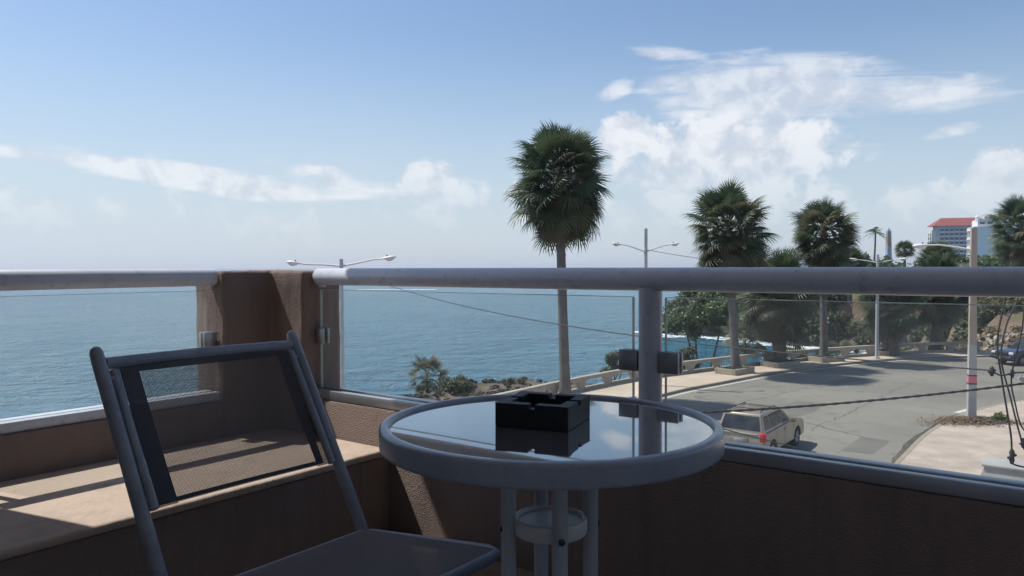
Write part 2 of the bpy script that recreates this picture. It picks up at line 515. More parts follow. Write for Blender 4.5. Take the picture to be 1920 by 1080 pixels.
def terrain_mat():
    m = new_mat('terrain')
    t = NT(m)
    v = t.coords()
    g = t.n('ShaderNodeNewGeometry')
    sp = t.n('ShaderNodeSeparateXYZ')
    t.l(g.outputs['Normal'], sp.inputs[0])
    ps = t.n('ShaderNodeSeparateXYZ')
    t.l(g.outputs['Position'], ps.inputs[0])
    rockc = t.ramp(t.noise(v, 0.5, 7, 0.7), [(0.3, (0.075, 0.062, 0.05)), (0.55, (0.18, 0.15, 0.12)), (0.75, (0.30, 0.25, 0.19))])
    earth = t.ramp(t.noise(v, 0.22, 7, 0.65), [(0.3, (0.16, 0.115, 0.080)), (0.7, (0.27, 0.195, 0.135))])
    grass = t.ramp(t.noise(v, 0.7, 6, 0.6), [(0.35, (0.10, 0.15, 0.045)), (0.7, (0.15, 0.195, 0.07))])
    hi = t.n('ShaderNodeMapRange', interpolation_type='SMOOTHSTEP')
    t.l(ps.outputs[2], hi.inputs[0])
    hi.inputs[1].default_value = -1.9
    hi.inputs[2].default_value = -0.7
    far = t.n('ShaderNodeMapRange', interpolation_type='SMOOTHSTEP')
    t.l(ps.outputs[1], far.inputs[0])
    far.inputs[1].default_value = 62
    far.inputs[2].default_value = 72
    c = t.mixc(t.math('MULTIPLY', hi.outputs[0], far.outputs[0]), rockc, earth)
    lawn = t.n('ShaderNodeMapRange', interpolation_type='SMOOTHSTEP')
    t.l(t.math('ADD', ps.outputs[2], t.math('MULTIPLY', t.noise(v, 0.4, 4), 0.5)), lawn.inputs[0])
    lawn.inputs[1].default_value = 1.62
    lawn.inputs[2].default_value = 1.80
    flat = t.n('ShaderNodeMapRange', interpolation_type='SMOOTHSTEP')
    t.l(sp.outputs[2], flat.inputs[0])
    flat.inputs[1].default_value = 0.90
    flat.inputs[2].default_value = 0.97
    east = t.n('ShaderNodeMapRange', interpolation_type='SMOOTHSTEP')
    t.l(ps.outputs[0], east.inputs[0])
    east.inputs[1].default_value = 48
    east.inputs[2].default_value = 56
    c = t.mixc(t.math('MULTIPLY', east.outputs[0], t.math('MULTIPLY', lawn.outputs[0], flat.outputs[0])), c, grass)
    nrm = t.bump(t.noise(v, 1.6, 7, 0.7), 0.9, 0.5)
    t.out(t.principled(c, 0.95, normal=nrm, spec=0.2))


terrain_mat()


def mural_mat():
    m = new_mat('mural')
    t = NT(m)
    v = t.coords((0.35, 0.35, 0.16))
    vor = t.n('ShaderNodeTexVoronoi')
    vor.inputs['Scale'].default_value = 1.0
    t.l(v, vor.inputs['Vector'])
    sp = t.n('ShaderNodeSeparateColor')
    t.l(vor.outputs['Color'], sp.inputs[0])
    col = t.ramp(sp.outputs[0], [(0.0, (0.16, 0.27, 0.42)), (0.45, (0.30, 0.36, 0.42)), (0.75, (0.36, 0.24, 0.16)),
                                 (1.0, (0.22, 0.15, 0.11))])
    t.out(t.principled(col, 0.8))


mural_mat()

# ------------------------------------------------------------------ mesh helpers


class MB:
    """collects shapes; build() links them as one mesh object"""

    def __init__(self):
        self.v, self.f, self.uv = [], [], None

    def add(self, verts, faces):
        o = len(self.v)
        self.v += [tuple(p) for p in verts]
        self.f += [tuple(i + o for i in f) for f in faces]
        return self

    def box(self, x0, x1, y0, y1, z0, z1, bev=0.0, seg=2):
        if bev <= 0:
            vs = [(x, y, z) for z in (z0, z1) for y in (y0, y1) for x in (x0, x1)]
            return self.add(vs, [(0, 2, 3, 1), (4, 5, 7, 6), (0, 1, 5, 4), (2, 6, 7, 3), (0, 4, 6, 2), (1, 3, 7, 5)])
        bm = bmesh.new()
        bmesh.ops.create_cube(bm, size=1)
        for p in bm.verts:
            p.co = Vector((x0 + (p.co.x + .5) * (x1 - x0), y0 + (p.co.y + .5) * (y1 - y0), z0 + (p.co.z + .5) * (z1 - z0)))
        bmesh.ops.bevel(bm, geom=bm.edges[:], offset=bev, segments=seg, profile=0.5, affect='EDGES')
        return self.from_bm(bm)

    def from_bm(self, bm):
        bm.verts.index_update()
        self.add([p.co[:] for p in bm.verts], [[p.index for p in f.verts] for f in bm.faces])
        bm.free()
        return self

    def tube(self, pts, rad, n=12, cap=True, flat=(1, 1), up=None):
        pts = [Vector(p) for p in pts]
        rads = rad if isinstance(rad, (list, tuple)) else [rad] * len(pts)
        rings = []
        prev = None
        for i, p in enumerate(pts):
            d = (pts[min(i + 1, len(pts) - 1)] - pts[max(i - 1, 0)]).normalized()
            if prev is None:
                ref = Vector(up) if up else (Vector((0, 0, 1)) if abs(d.z) < 0.9 else Vector((1, 0, 0)))
                a = ref - d * ref.dot(d)
            else:
                a = prev - d * prev.dot(d)
            a.normalize()
            prev = a
            b = d.cross(a)
            rings.append([p + (a * math.cos(2 * math.pi * k / n) * flat[0] + b * math.sin(2 * math.pi * k / n) * flat[1]) * rads[i]
                          for k in range(n)])
        vs = [q for r in rings for q in r]
        fs = []
        for i in range(len(rings) - 1):
            for k in range(n):
                k2 = (k + 1) % n
                fs.append((i * n + k, i * n + k2, (i + 1) * n + k2, (i + 1) * n + k))
        if cap:
            fs.append(tuple(range(n - 1, -1, -1)))
            fs.append(tuple((len(rings) - 1) * n + k for k in range(n)))
        return self.add(vs, fs)

    def lathe(self, prof, n=48, c=(0, 0, 0), close=False):
        vs, fs = [], []
        m = len(prof)
        for (r, z) in prof:
            for k in range(n):
                a = 2 * math.pi * k / n
                vs.append((c[0] + r * math.cos(a), c[1] + r * math.sin(a), c[2] + z))
        rng_ = range(m if close else m - 1)
        for i in rng_:
            j = (i + 1) % m
            for k in range(n):
                k2 = (k + 1) % n
                fs.append((i * n + k, i * n + k2, j * n + k2, j * n + k))
        if not close:
            if prof[0][0] > 1e-6:
                fs.append(tuple(range(n - 1, -1, -1)))
            if prof[-1][0] > 1e-6:
                fs.append(tuple((m - 1) * n + k for k in range(n)))
        return self.add(vs, fs)

    def prism(self, poly, axis, a0, a1):
        """extrude a 2-D polygon along an axis (0,1,2)"""
        n = len(poly)

        def place(p, a):
            q = [p[0], p[1]]
            q.insert(axis, a)
            return tuple(q)
        vs = [place(p, a0) for p in poly] + [place(p, a1) for p in poly]
        fs = [tuple(range(n)), tuple(range(2 * n - 1, n - 1, -1))]
        for i in range(n):
            j = (i + 1) % n
            fs.append((i, i + n, j + n, j))
        return self.add(vs, fs)

    def mesh(self, name, mat, smooth=None):
        me = bpy.data.meshes.new(name)
        me.from_pydata(self.v, [], self.f)
        bm = bmesh.new()
        bm.from_mesh(me)
        bmesh.ops.recalc_face_normals(bm, faces=bm.faces[:])
        bm.to_mesh(me)
        bm.free()
        if mat:
            me.materials.append(MATS[mat])
        if smooth:
            me.shade_smooth()
            me.set_sharp_from_angle(angle=R(smooth))
        me.update()
        return me

    def build(self, name, mat, parent=None, smooth=None, loc=None, rz=0.0):
        return link(name, self.mesh(name, mat, smooth), parent, loc, rz)


def link(name, data, parent=None, loc=None, rz=0.0):
    o = bpy.data.objects.new(name, data)
    COL.objects.link(o)
    if parent is not None:
        o.parent = parent
    if loc is not None:
        o.location = loc
    if rz:
        o.rotation_euler = (0, 0, rz)
    return o


def tag(o, label=None, cat=None, group=None, kind=None):
    if label:
        o['label'] = label
    if cat:
        o['category'] = cat
    if group:
        o['group'] = group
    if kind:
        o['kind'] = kind
    return o


def thing(name, label, cat, loc=(0, 0, 0), rz=0.0, group=None):
    o = link(name, None, None, loc, rz)
    o.empty_display_size = 0.2
    return tag(o, label, cat, group)


def copy_tree(o, parent=None):
    c = o.copy()
    COL.objects.link(c)
    c.parent = parent
    for ch in list(o.children):
        copy_tree(ch, c)
    return c


# terrace frame: local x runs along the road-side parapet, local y along the sea-side one
TZ = 6.026
TROT = -math.atan2(0.6, 0.8)


def tw(x, y, z):
    return Vector((0.6 * y + 0.8 * x, 0.8 * y - 0.6 * x, TZ + z))


def uv(u, v):
    """coast frame to world plan"""
    return (0.6 * u + 0.8 * v, 0.8 * u - 0.6 * v)


def tthing(name, label, cat, loc, group=None):
    return thing(name, label, cat, tw(*loc), TROT, group)


def tmesh(mb, name, mat, smooth=None):
    return mb.build(name, mat, None, smooth, tw(0, 0, 0), TROT)


# ------------------------------------------------------------------ plan lines
def catmull(pts, step):
    P = [Vector((p[0], p[1], 0)) for p in pts]
    out = []
    for i in range(len(P) - 1):
        p0, p1, p2, p3 = P[max(i - 1, 0)], P[i], P[i + 1], P[min(i + 2, len(P) - 1)]
        n = max(2, int((p2 - p1).length / step))
        for k in range(n):
            t = k / n
            out.append(0.5 * ((2 * p1) + (p2 - p0) * t + (2 * p0 - 5 * p1 + 4 * p2 - p3) * t * t
                              + (3 * p1 - p0 - 3 * p2 + p3) * t ** 3))
    out.append(P[-1])
    return [(p.x, p.y) for p in out]


def resample(pts, n):
    P = np.array(pts)
    d = np.r_[0, np.cumsum(np.hypot(*(P[1:] - P[:-1]).T))]
    s = np.linspace(0, d[-1], n)
    return np.c_[np.interp(s, d, P[:, 0]), np.interp(s, d, P[:, 1])]


def offset_line(P, dist):
    P = np.array(P)
    T = np.gradient(P, axis=0)
    T /= np.hypot(T[:, 0], T[:, 1])[:, None]
    return P + np.c_[-T[:, 1], T[:, 0]] * dist


far_uv = [(-45, -18.3), (-10, -18.3), (15, -18.3), (30, -18.3), (38.6, -18.1), (43.5, -17.3), (50.5, -15.9), (57, -13.7),
          (62.8, -10.8), (67.0, -7.0), (70.0, -3.6), (80.8, 10.5), (104.8, 42.5), (140, 90)]
near_uv = [(-45, -5.3), (0, -5.3), (29.3, -5.3), (33.8, -5.3), (37.2, -5.1), (41.2, -4.5), (46.6, -2.6), (52, 1.6), (57, 7.6),
           (70, 25), (98, 62), (128, 102)]
bal_uv = [(-45, -22.6), (0, -22.6), (20, -22.6), (30, -22.5), (36, -22.4), (41.6, -21.8), (46.6, -20.4), (48.9, -19.7),
          (52.8, -18.3), (56.9, -16.6), (61.5, -14.2), (66.8, -11.0), (71.5, -6.9), (84, 8.2), (108, 40), (143, 88)]
FAR = resample(catmull([uv(*p) for p in far_uv], 1.0), 240)
NEAR = resample(catmull([uv(*p) for p in near_uv], 1.0), 240)
BAL = resample(catmull([uv(*p) for p in bal_uv], 1.0), 240)


def strip(mb, A, B, za, zb):
    n = len(A)
    vs = [(a[0], a[1], za) for a in A] + [(b[0], b[1], zb) for b in B]
    mb.add(vs, [(i, i + 1, n + i + 1, n + i) for i in range(n - 1)])
    return mb


# ------------------------------------------------------------------ terrain and sea
coast_uv = [(-80, -35), (0, -35), (22, -36), (30, -37), (38, -37.2), (43, -35.5), (47, -31), (50, -25.3), (54, -22.8), (58, -20.8), (62, -18.5),
            (68, -15.0), (74, -12.0), (80, -11), (88, -11.5), (96, -13.5), (106, -17.5), (116, -22), (118, -28), (118, -35), (122, -42),
            (126, -49), (124, -57), (130, -63), (145, -66), (170, -60), (220, -50), (300, -20), (420, 110)]
COAST = np.array(catmull([uv(*p) for p in coast_uv], 3.0))
SEA_Z = -5.0


def seg_dist(P, L):
    best = np.full(len(P), 1e9)
    for a, b in zip(L[:-1], L[1:]):
        ab = b - a
        t = np.clip(((P - a) @ ab) / max(ab @ ab, 1e-9), 0, 1)
        q = a + t[:, None] * ab
        best = np.minimum(best, np.hypot(*(P - q).T))
    return best


def inside(P, poly):
    c = np.zeros(len(P), bool)
    x, y = P[:, 0], P[:, 1]
    j = len(poly) - 1
    for i in range(len(poly)):
        xi, yi = poly[i]
        xj, yj = poly[j]
        cond = ((yi > y) != (yj > y)) & (x < (xj - xi) * (y - yi) / (yj - yi + 1e-12) + xi)
        c ^= cond
        j = i
    return c


def sstep(x, a, b):
    t = np.clip((x - a) / (b - a), 0, 1)
    return t * t * (3 - 2 * t)


LANDPOLY = np.vstack([COAST, [uv(420, 320)], [uv(-80, 320)]])
PAVEPOLY = np.vstack([BAL, [uv(150, 320)], [uv(-45, 320)]])


def ground_height(P):
    land = inside(P, LANDPOLY)
    dc = seg_dist(P, COAST) * np.where(land, 1, -1)
    pave = inside(P, PAVEPOLY)
    dp = seg_dist(P, BAL)
    fx = np.array([mnoise.fractal(Vector((p[0] * .35, p[1] * .35, 1.3)), 0.9, 2.1, 5) for p in P])
    fy = np.array([mnoise.fractal(Vector((p[0] * .06, p[1] * .06, 7.3)), 0.9, 2.1, 3) for p in P])
    u = 0.6 * P[:, 0] + 0.8 * P[:, 1]
    shelf = -6.2 + 5.2 * sstep(dc + fx * 1.2, -1.0, 4.5) + fx * 0.5
    bankside = sstep(u, 70, 78)
    bank = -0.35 + 1.25 * sstep(dp, 1.2, 6) + 1.25 * sstep(dp, 9, 20) + 1.1 * sstep(dc, 30, 80) + fx * 0.22 + fy * 0.3
    head = -6.2 + (8.2 + fy * 1.2) * sstep(dc + fx * 1.6, -1.0, 7.0) + fx * 0.4 + 1.6 * sstep(dc, 10, 60)
    far = np.minimum(bank + 0.35 * sstep(dc, 5, 30), head)
    h = shelf * (1 - bankside) + far * bankside
    h = np.where(dc < -1.5, -7.0 + fx * .3, h)
    h = np.where(pave, -0.45, h)
    h = np.where(~pave & (dp < 1.3) & (bankside < .5), np.minimum(h, -0.5), h)
    return h


def build_terrain():
    us = np.concatenate([np.arange(-60, 20, 4.0), np.arange(20, 136, 0.9), np.arange(136, 320, 6.0)])
    vs = np.concatenate([np.arange(-72, -36, 2.0), np.arange(-36, 30, 0.9), np.arange(30, 150, 6.0)])
    U, V = np.meshgrid(us, vs, indexing='ij')
    P = np.c_[(0.6 * U + 0.8 * V).ravel(), (0.8 * U - 0.6 * V).ravel()]
    h = ground_height(P)
    nu, nv = len(us), len(vs)
    verts = np.c_[P, h].tolist()
    faces = []
    for i in range(nu - 1):
        for j in range(nv - 1):
            a = i * nv + j
            if max(h[a], h[a + 1], h[a + nv], h[a + nv + 1]) < -6.6:
                continue
            faces.append((a, a + 1, a + nv + 1, a + nv))
    mb = MB()
    mb.v, mb.f = [tuple(p) for p in verts], faces
    o = mb.build('terrain', 'terrain', smooth=180)
    tag(o, kind='structure')
    # far country to the horizon on the land side
    mb = MB()
    pts = [uv(318, -20), uv(900, 300), uv(5000, 2500), uv(9000, 9000), uv(-9000, 9000), uv(-60, 149), uv(318, 149)]
    mb.add([(x, y, 1.0) for x, y in pts], [tuple(range(len(pts)))])
    tag(mb.build('hinterland', 'terrain'), kind='structure')


build_terrain()

mb = MB()
mb.add([(-30000, -4000, SEA_Z), (30000, -4000, SEA_Z), (30000, 30000, SEA_Z), (-30000, 30000, SEA_Z)], [(0, 1, 2, 3)])
tag(mb.build('sea', 'sea_water'), kind='structure')


def foam_band(name, pts, width, z):
    P = resample(catmull(pts, 1.0), 70)
    w = np.array([width * (0.55 + 0.9 * random.random()) for _ in P])
    A = offset_line(P, 1.0)
    N = A - P
    mb = strip(MB(), P + N * w[:, None], P - N * (w * 0.5)[:, None], z, z + 0.02)
    return tag(mb.build(name, 'sea_foam'), kind='stuff')


foam_band('surf', [uv(*p) for p in [(96, -14.5), (106, -19), (114, -24), (115.5, -30), (116, -36), (120, -43), (123, -50), (121.5, -58), (128, -65)]], 2.4, SEA_Z + 0.03)
foam_band('surf', [uv(*p) for p in [(52, -25.5), (58, -22.5), (64, -19), (70, -15.5), (76, -13), (84, -12.6), (92, -13.6)]], 1.1, SEA_Z + 0.06)
foam_band('surf', [uv(*p) for p in [(-20, -36.5), (20, -38), (30, -39.3), (38, -39.4), (44, -37), (49, -30.5)]], 1.2, SEA_Z + 0.09)
foam_band('surf', [(-80, 400), (-72, 402), (-60, 400), (-50, 401), (-40, 399)], 6.0, SEA_Z + 0.12)

# ------------------------------------------------------------------ road, kerbs, pavements
tag(strip(MB(), FAR, NEAR, 0.0, 0.0).build('road', 'asphalt'), kind='structure')
K = 0.16
FARI = offset_line(FAR, K)
NEARI = offset_line(NEAR, -K)
mb = MB()
strip(mb, FAR, FAR, -0.05, 0.13)
strip(mb, FAR, FARI, 0.13, 0.13)
strip(mb, FARI, FARI, 0.13, 0.05)
tag(mb.build('kerb', 'kerb_concrete'), kind='structure')
mb = MB()
strip(mb, NEAR, NEAR, -0.05, 0.13)
strip(mb, NEAR, NEARI, 0.13, 0.13)
strip(mb, NEARI, NEARI, 0.13, 0.05)
tag(mb.build('kerb', 'kerb_concrete'), kind='structure')
mb = MB()
BALO = offset_line(BAL, 0.35)
strip(mb, FARI, BALO, 0.12, 0.12)
strip(mb, BALO, BALO, 0.12, -3.2)
tag(mb.build('promenade', 'promenade'), kind='structure')
mb = MB()
strip(mb, NEARI, offset_line(NEAR, -14.0), 0.12, 0.12)
tag(mb.build('pavement', 'pavement'), kind='structure')
mb = MB()
strip(mb, offset_line(FAR, -0.25)[70:150], offset_line(FAR, -0.42)[70:150], 0.004, 0.004)
tag(mb.build('road_edge_line', 'road_paint'), kind='structure')
mb = MB()
for (a, b) in ((92, 95), (108, 113)):
    strip(mb, offset_line(NEAR, 0.35)[a:b], offset_line(NEAR, 0.62)[a:b], 0.004, 0.004)
tag(mb.build('road_marking', 'road_paint'), kind='structure')
# mended trench, patches and cracks in the asphalt
def road_patch(pts, z, name, mat):
    tag(MB().add([(x, y, z) for x, y in pts], [tuple(range(len(pts)))]).build(name, mat), kind='structure')


road_patch([uv(36, -12.2), uv(40.5, -12.0), uv(40.6, -10.6), uv(38.0, -10.4), uv(36.1, -10.7)], 0.0041, 'road_patch', 'asphalt_patch')
road_patch([uv(46, -13.0), uv(53, -11.2), uv(52.7, -10.2), uv(45.8, -12.1)], 0.0042, 'road_patch', 'asphalt_patch')
road_patch([uv(30.5, -7.4), uv(33.5, -7.3), uv(33.4, -6.2), uv(30.6, -6.3)], 0.0043, 'road_patch', 'asphalt_patch')


def crack(u0, v0, u1, v1, n, w, amp, seed):
    g = random.Random(seed)
    A, B = [], []
    for i in range(n + 1):
        q = i / n
        u, v = u0 + (u1 - u0) * q + g.uniform(-amp, amp), v0 + (v1 - v0) * q + g.uniform(-amp, amp)
        ww = w * g.uniform(.35, 1.0)
        x, y = uv(u, v)
        A.append((x - ww, y))
        B.append((x + ww, y + ww * .5))
    tag(strip(MB(), np.array(A), np.array(B), 0.0052, 0.0052).build('road_crack', 'road_tar'), kind='structure')


for c in ((30, -9.6, 52, -8.2, 44, .05, .16, 1), (34, -14.8, 58, -10.6, 46, .045, .14, 2), (33, -6.4, 36.5, -12.5, 20, .045, .12, 3),
          (44, -15.5, 47, -4.4, 26, .05, .14, 4), (55, -12.8, 60, 3.0, 30, .05, .2, 5)):
    crack(*c)
# broken strips of spilled sand in the near gutter
mb = MB()
G0 = offset_line(NEAR, 0.02)
G1 = offset_line(NEAR, 0.28) + rng.normal(0, 0.08, (240, 2))
strip(mb, G0[60:140], G1[60:140], 0.005, 0.004)
tag(mb.build('gutter_dirt', 'rock'), kind='stuff')

# ------------------------------------------------------------------ terrace
mb = MB().box(-2.33, 3.2, -0.9, 1.735, -0.22, 0.0)
tag(tmesh(mb, 'terrace_floor', 'terrace_tile'), kind='structure')
mb = MB().box(-2.73, 3.4, -1.1, 1.80, 2.47, 2.72)
tag(tmesh(mb, 'terrace_ceiling', 'ceiling_plaster'), kind='structure')

o = tmesh(MB().box(-2.33, -2.20, 0.62, 1.398, 0.0, 0.549, 0.008), 'parapet_wall', 'brown_stucco', 40)
tag(o, 'low brown stucco parapet behind the folding chair, on the sea side', 'wall', 'terrace parapets')
pw = tthing('parapet_wall', 'low brown stucco parapet behind the round table, on the road side', 'wall', (0, 1.6, 0), 'terrace parapets')
MB().box(-2.028, 3.2, 0.0, 0.135, 0.0, 0.549, 0.008).build('wall_body', 'brown_stucco', pw, 40)
MB().box(-1.645, 3.2, -0.06, -0.001, 0.0, 0.19, 0.008).build('skirting_step', 'brown_stucco', pw, 40)
o = tmesh(MB().prism([(-2.36, 1.40), (-2.195, 1.40), (-2.195, 1.58), (-2.03, 1.58), (-2.03, 1.737), (-2.36, 1.737)], 2, 0.0, 0.963),
          'corner_pillar', 'brown_stucco')
bm = bmesh.new()
bm.from_mesh(o.data)
bmesh.ops.bevel(bm, geom=[e for e in bm.edges], offset=0.012, segments=3, profile=0.5, affect='EDGES')
bmesh.ops.subdivide_edges(bm, edges=[e for e in bm.edges if e.calc_length() > 0.1], cuts=24, use_grid_fill=True)
for p in bm.verts:
    n = mnoise.fractal(p.co * 40, 1.0, 2.0, 3) * 0.0022 + mnoise.noise(p.co * 9) * 0.003
    if p.co.z > 0.05:
        p.co += p.normal * n
bm.to_mesh(o.data)
bm.free()
o.data.shade_smooth()
tag(o, 'stepped brown stucco pillar at the corner where the two handrails end', 'pillar')
mbn = tthing('masonry_bench', 'built-in masonry bench with sunlit pale top behind the chair', 'bench', (-1.92, 0.35, 0.0))
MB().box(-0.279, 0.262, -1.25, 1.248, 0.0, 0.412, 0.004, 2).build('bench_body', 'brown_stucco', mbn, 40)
MB().box(-0.279, 0.266, -1.25, 1.248, 0.4125, 0.434, 0.009, 3).build('bench_top', 'bench_top_sunlit', mbn, 40)  # lighter than the body: sunshine on the top put into its colour
bw = tthing('pier_wall', 'brown stucco pier closing the sea side of the terrace', 'wall', (-2.265, -0.14, 0))
MB().box(-0.065, 0.065, -0.76, 0.74, 0.0, 2.468, 0.01).build('pier', 'brown_stucco', bw, 40)
o = tmesh(MB().box(-2.33, 3.4, -1.1, -0.902, 0.0, 2.468), 'building_wall', 'ceiling_plaster')
tag(o, 'white plaster rear wall of the terrace', 'wall')
o = tmesh(MB().box(3.201, 3.4, -0.9, 1.735, 0.0, 2.468), 'end_wall', 'ceiling_plaster')
tag(o, 'white plaster end wall of the terrace', 'wall')
bb = tthing('hotel_building', 'brown stucco lower floors that carry the terrace', 'building', (0, 0, -TZ + 0.1))
MB().box(-2.30, 12, -12, 1.70, 0.0, TZ - 0.322, 0.0).build('lower_floors', 'brown_stucco', bb)
MB().box(-2.33, 12, -12, -1.102, TZ - 0.32, TZ + 2.65, 0.0).build('upper_floor', 'brown_stucco', bb)


def round_rail(name, label, length, loc, along_x, group):
    t = tthing(name, label, 'handrail', loc, group)
    r = 0.0275
    mb = MB()
    pts = [(-0.0, 0), (0.006, 0), (length, 0)]
    rr = [r * 0.86, r, r]
    P = [((p[0], 0, 0) if along_x else (0, p[0], 0)) for p in pts]
    mb.tube(P, rr, 28)
    mb.build('rail_tube', 'rail_paint', t, 50)
    return t


# sea-side railing
lr = round_rail('handrail', 'pale round handrail above the parapet on the sea side', 0.78, (-2.25, 0.62, 0.943), False, 'terrace handrails')
mb = MB().tube([(0, 0.772, -0.03), (0, 0.772, -0.012)], 0.009, 12)
mb.build('bracket', 'rail_paint', lr, 40)
MB().tube([(0, 0.045, -0.943 + 0.579), (0, 0.045, -0.02)], 0.011, 14).build('post', 'rail_paint', lr, 40)
# road-side railing
rr_ = round_rail('handrail', 'dark shaded round handrail running over the table to the right', 5.2, (-2.028, 1.64, 0.943), True, 'terrace handrails')
MB().tube([(0.02, 0, -0.034), (0.02, 0, -0.01)], 0.011, 12).build('bracket', 'rail_paint', rr_, 40)
mb = MB()
mb.tube([(-0.823 + 2.028, 0, -0.943 + 0.579), (-0.823 + 2.028, 0, -0.02)], 0.0275, 28)
mb.build('post', 'rail_paint', rr_, 40)
mb = MB()
mb.tube([(1.9 + 2.028, 0, -0.943 + 0.579), (1.9 + 2.028, 0, -0.02)], 0.0275, 28)
mb.build('post', 'rail_paint', rr_, 40)


def clamp(x, y, z, dx, dy, parent, w=0.05, h=0.05, d=0.030):
    """glass clamp body reaching from a support at x,y along +-x or +-y; two cheeks round the pane"""
    mb = MB()
    if dx:
        xs = sorted((x, x + dx * w))
        mb.box(xs[0], xs[1], y - d / 2, y - 0.0058, z - h / 2, z + h / 2, 0.002)
        mb.box(xs[0], xs[1], y + 0.0058, y + d / 2, z - h / 2, z + h / 2, 0.002)
        xs = sorted((x, x + dx * 0.012))
        mb.box(xs[0], xs[1], y - 0.006, y + 0.006, z - h / 2 + .001, z + h / 2 - .001)
    else:
        ys = sorted((y, y + dy * w))
        mb.box(x - d / 2, x - 0.0058, ys[0], ys[1], z - h / 2, z + h / 2, 0.002)
        mb.box(x + 0.0058, x + d / 2, ys[0], ys[1], z - h / 2, z + h / 2, 0.002)
        ys = sorted((y, y + dy * 0.012))
        mb.box(x - 0.006, x + 0.006, ys[0], ys[1], z - h / 2 + .001, z + h / 2 - .001)
    return mb.build('clamp', 'clamp_metal', parent, 30)


# clamps belong to the handrail set
clamp(-0.823 + 2.028 - 0.027, 0, -0.193, -1, 0, rr_)
clamp(-0.823 + 2.028 + 0.027, 0, -0.193, 1, 0, rr_)
clamp(0.0, 0, -0.193, 1, 0, rr_, w=0.038)
clamp(0, 0.778, -0.20, 0, -1, lr, w=0.042, h=0.05, d=0.034)


def pane(name, label, x0, x1, y0, y1, z0, z1, along_x):
    t = tthing(name, label, 'glass pane', ((x0 + x1) / 2, (y0 + y1) / 2, z0), 'terrace glass panes')
    lx, ly = (x1 - x0) / 2, (y1 - y0) / 2
    MB().box(-lx, lx, -ly, ly, 0, z1 - z0).build('pane', 'balcony_glass', t)
    mb = MB()
    e = 0.0012
    if along_x:
        mb.box(-lx, lx, -ly - .0002, ly + .0002, z1 - z0 + .0003, z1 - z0 + .0003 + e)
        mb.box(-lx - e - .0003, -lx - .0003, -ly, ly, 0, z1 - z0)
        mb.box(lx + .0003, lx + e + .0003, -ly, ly, 0, z1 - z0)
    else:
        mb.box(-lx - .0002, lx + .0002, -ly, ly, z1 - z0 + .0003, z1 - z0 + .0003 + e)
    mb.build('polished_edge', 'glass_edge', t)
    return t


pane('glass_pane', 'clear glass pane over the sea-side parapet left of the pillar', -2.255, -2.245, 0.70, 1.375, 0.572, 0.900, False)
pane('glass_pane', 'clear glass pane between the corner pillar and the rail post', -2.012, -0.868, 1.635, 1.645, 0.572, 0.900, True)
pane('glass_pane', 'clear glass pane right of the rail post, looking over the road', -0.782, 1.86, 1.635, 1.645, 0.572, 0.900, True)


def channel(label, x0, x1, y0, y1, axis, top):
    prof_w = (y1 - y0) if axis == 'x' else (x1 - x0)
    c = ((x0 + x1) / 2, (y0 + y1) / 2, 0.5495)
    t = tthing('base_channel', label, 'metal channel', c, 'metal channels that hold the panes')
    mb = MB()
    hx, hy = (x1 - x0) / 2, (y1 - y0) / 2
    if axis == 'x':
        mb.box(-hx, hx, -hy, -0.0072 + 0.012 - hy + 0.017, 0, top, 0.003, 3)
        mb.box(-hx, hx, 0.006 + (1.64 - c[1]), hy, 0, top, 0.003, 3)
        mb.box(-hx, hx, -hy + .004, hy - .004, 0.0005, 0.018)
    else:
        mb.box(-hx, -0.006, -hy, hy, 0, top, 0.003, 3)
        mb.box(0.006, hx, -hy, hy, 0, top, 0.003, 3)
        mb.box(-hx + .004, hx - .004, -hy + .001, hy - .001, 0.0005, 0.018)
    mb.build('channel', 'channel_metal' if axis == 'x' else 'rail_paint', t, 30)
    return t


channel('grey metal channel along the road-side parapet, under the panes', -2.026, 3.19, 1.603, 1.674, 'x', 0.030)
channel('grey metal channel along the sea-side parapet, behind the chair', -2.287, -2.213, 0.625, 1.395, 'y', 0.028)

# ------------------------------------------------------------------ round table
TX, TY = -0.763, 1.128
t = tthing('round_table', 'round grey-rimmed table with dark reflecting glass top and four clustered legs', 'table', (TX, TY, 0.0))
prof = [(0.2815, 0.6915), (0.2820, 0.6975), (0.2840, 0.6998), (0.2900, 0.7005), (0.2960, 0.6998), (0.2988, 0.6982), (0.3000, 0.6955),
        (0.3003, 0.6930), (0.3004, 0.6800), (0.3003, 0.6675), (0.3000, 0.6650), (0.2990, 0.6625), (0.2965, 0.6612), (0.2915, 0.6610), (0.2885, 0.6630), (0.2878, 0.6860), (0.2830, 0.6880)]
MB().lathe(prof, 128, close=True).build('rim', 'table_rim_paint', t, 55)
MB().lathe([(0.0, 0.6885), (0.2812, 0.6885), (0.2812, 0.6938), (0.0, 0.6938)], 128).build('glass_top', 'table_glass', t, 40)
mb = MB()
for a in (0.6, 0.6 + math.pi / 2):
    mb.tube([(-0.287 * math.cos(a), -0.287 * math.sin(a), 0.678 + 0.0002 * a), (0.287 * math.cos(a), 0.287 * math.sin(a), 0.678 + 0.0002 * a)],
            0.010, 10)
mb.build('cross_bar', 'leg_metal', t, 40)
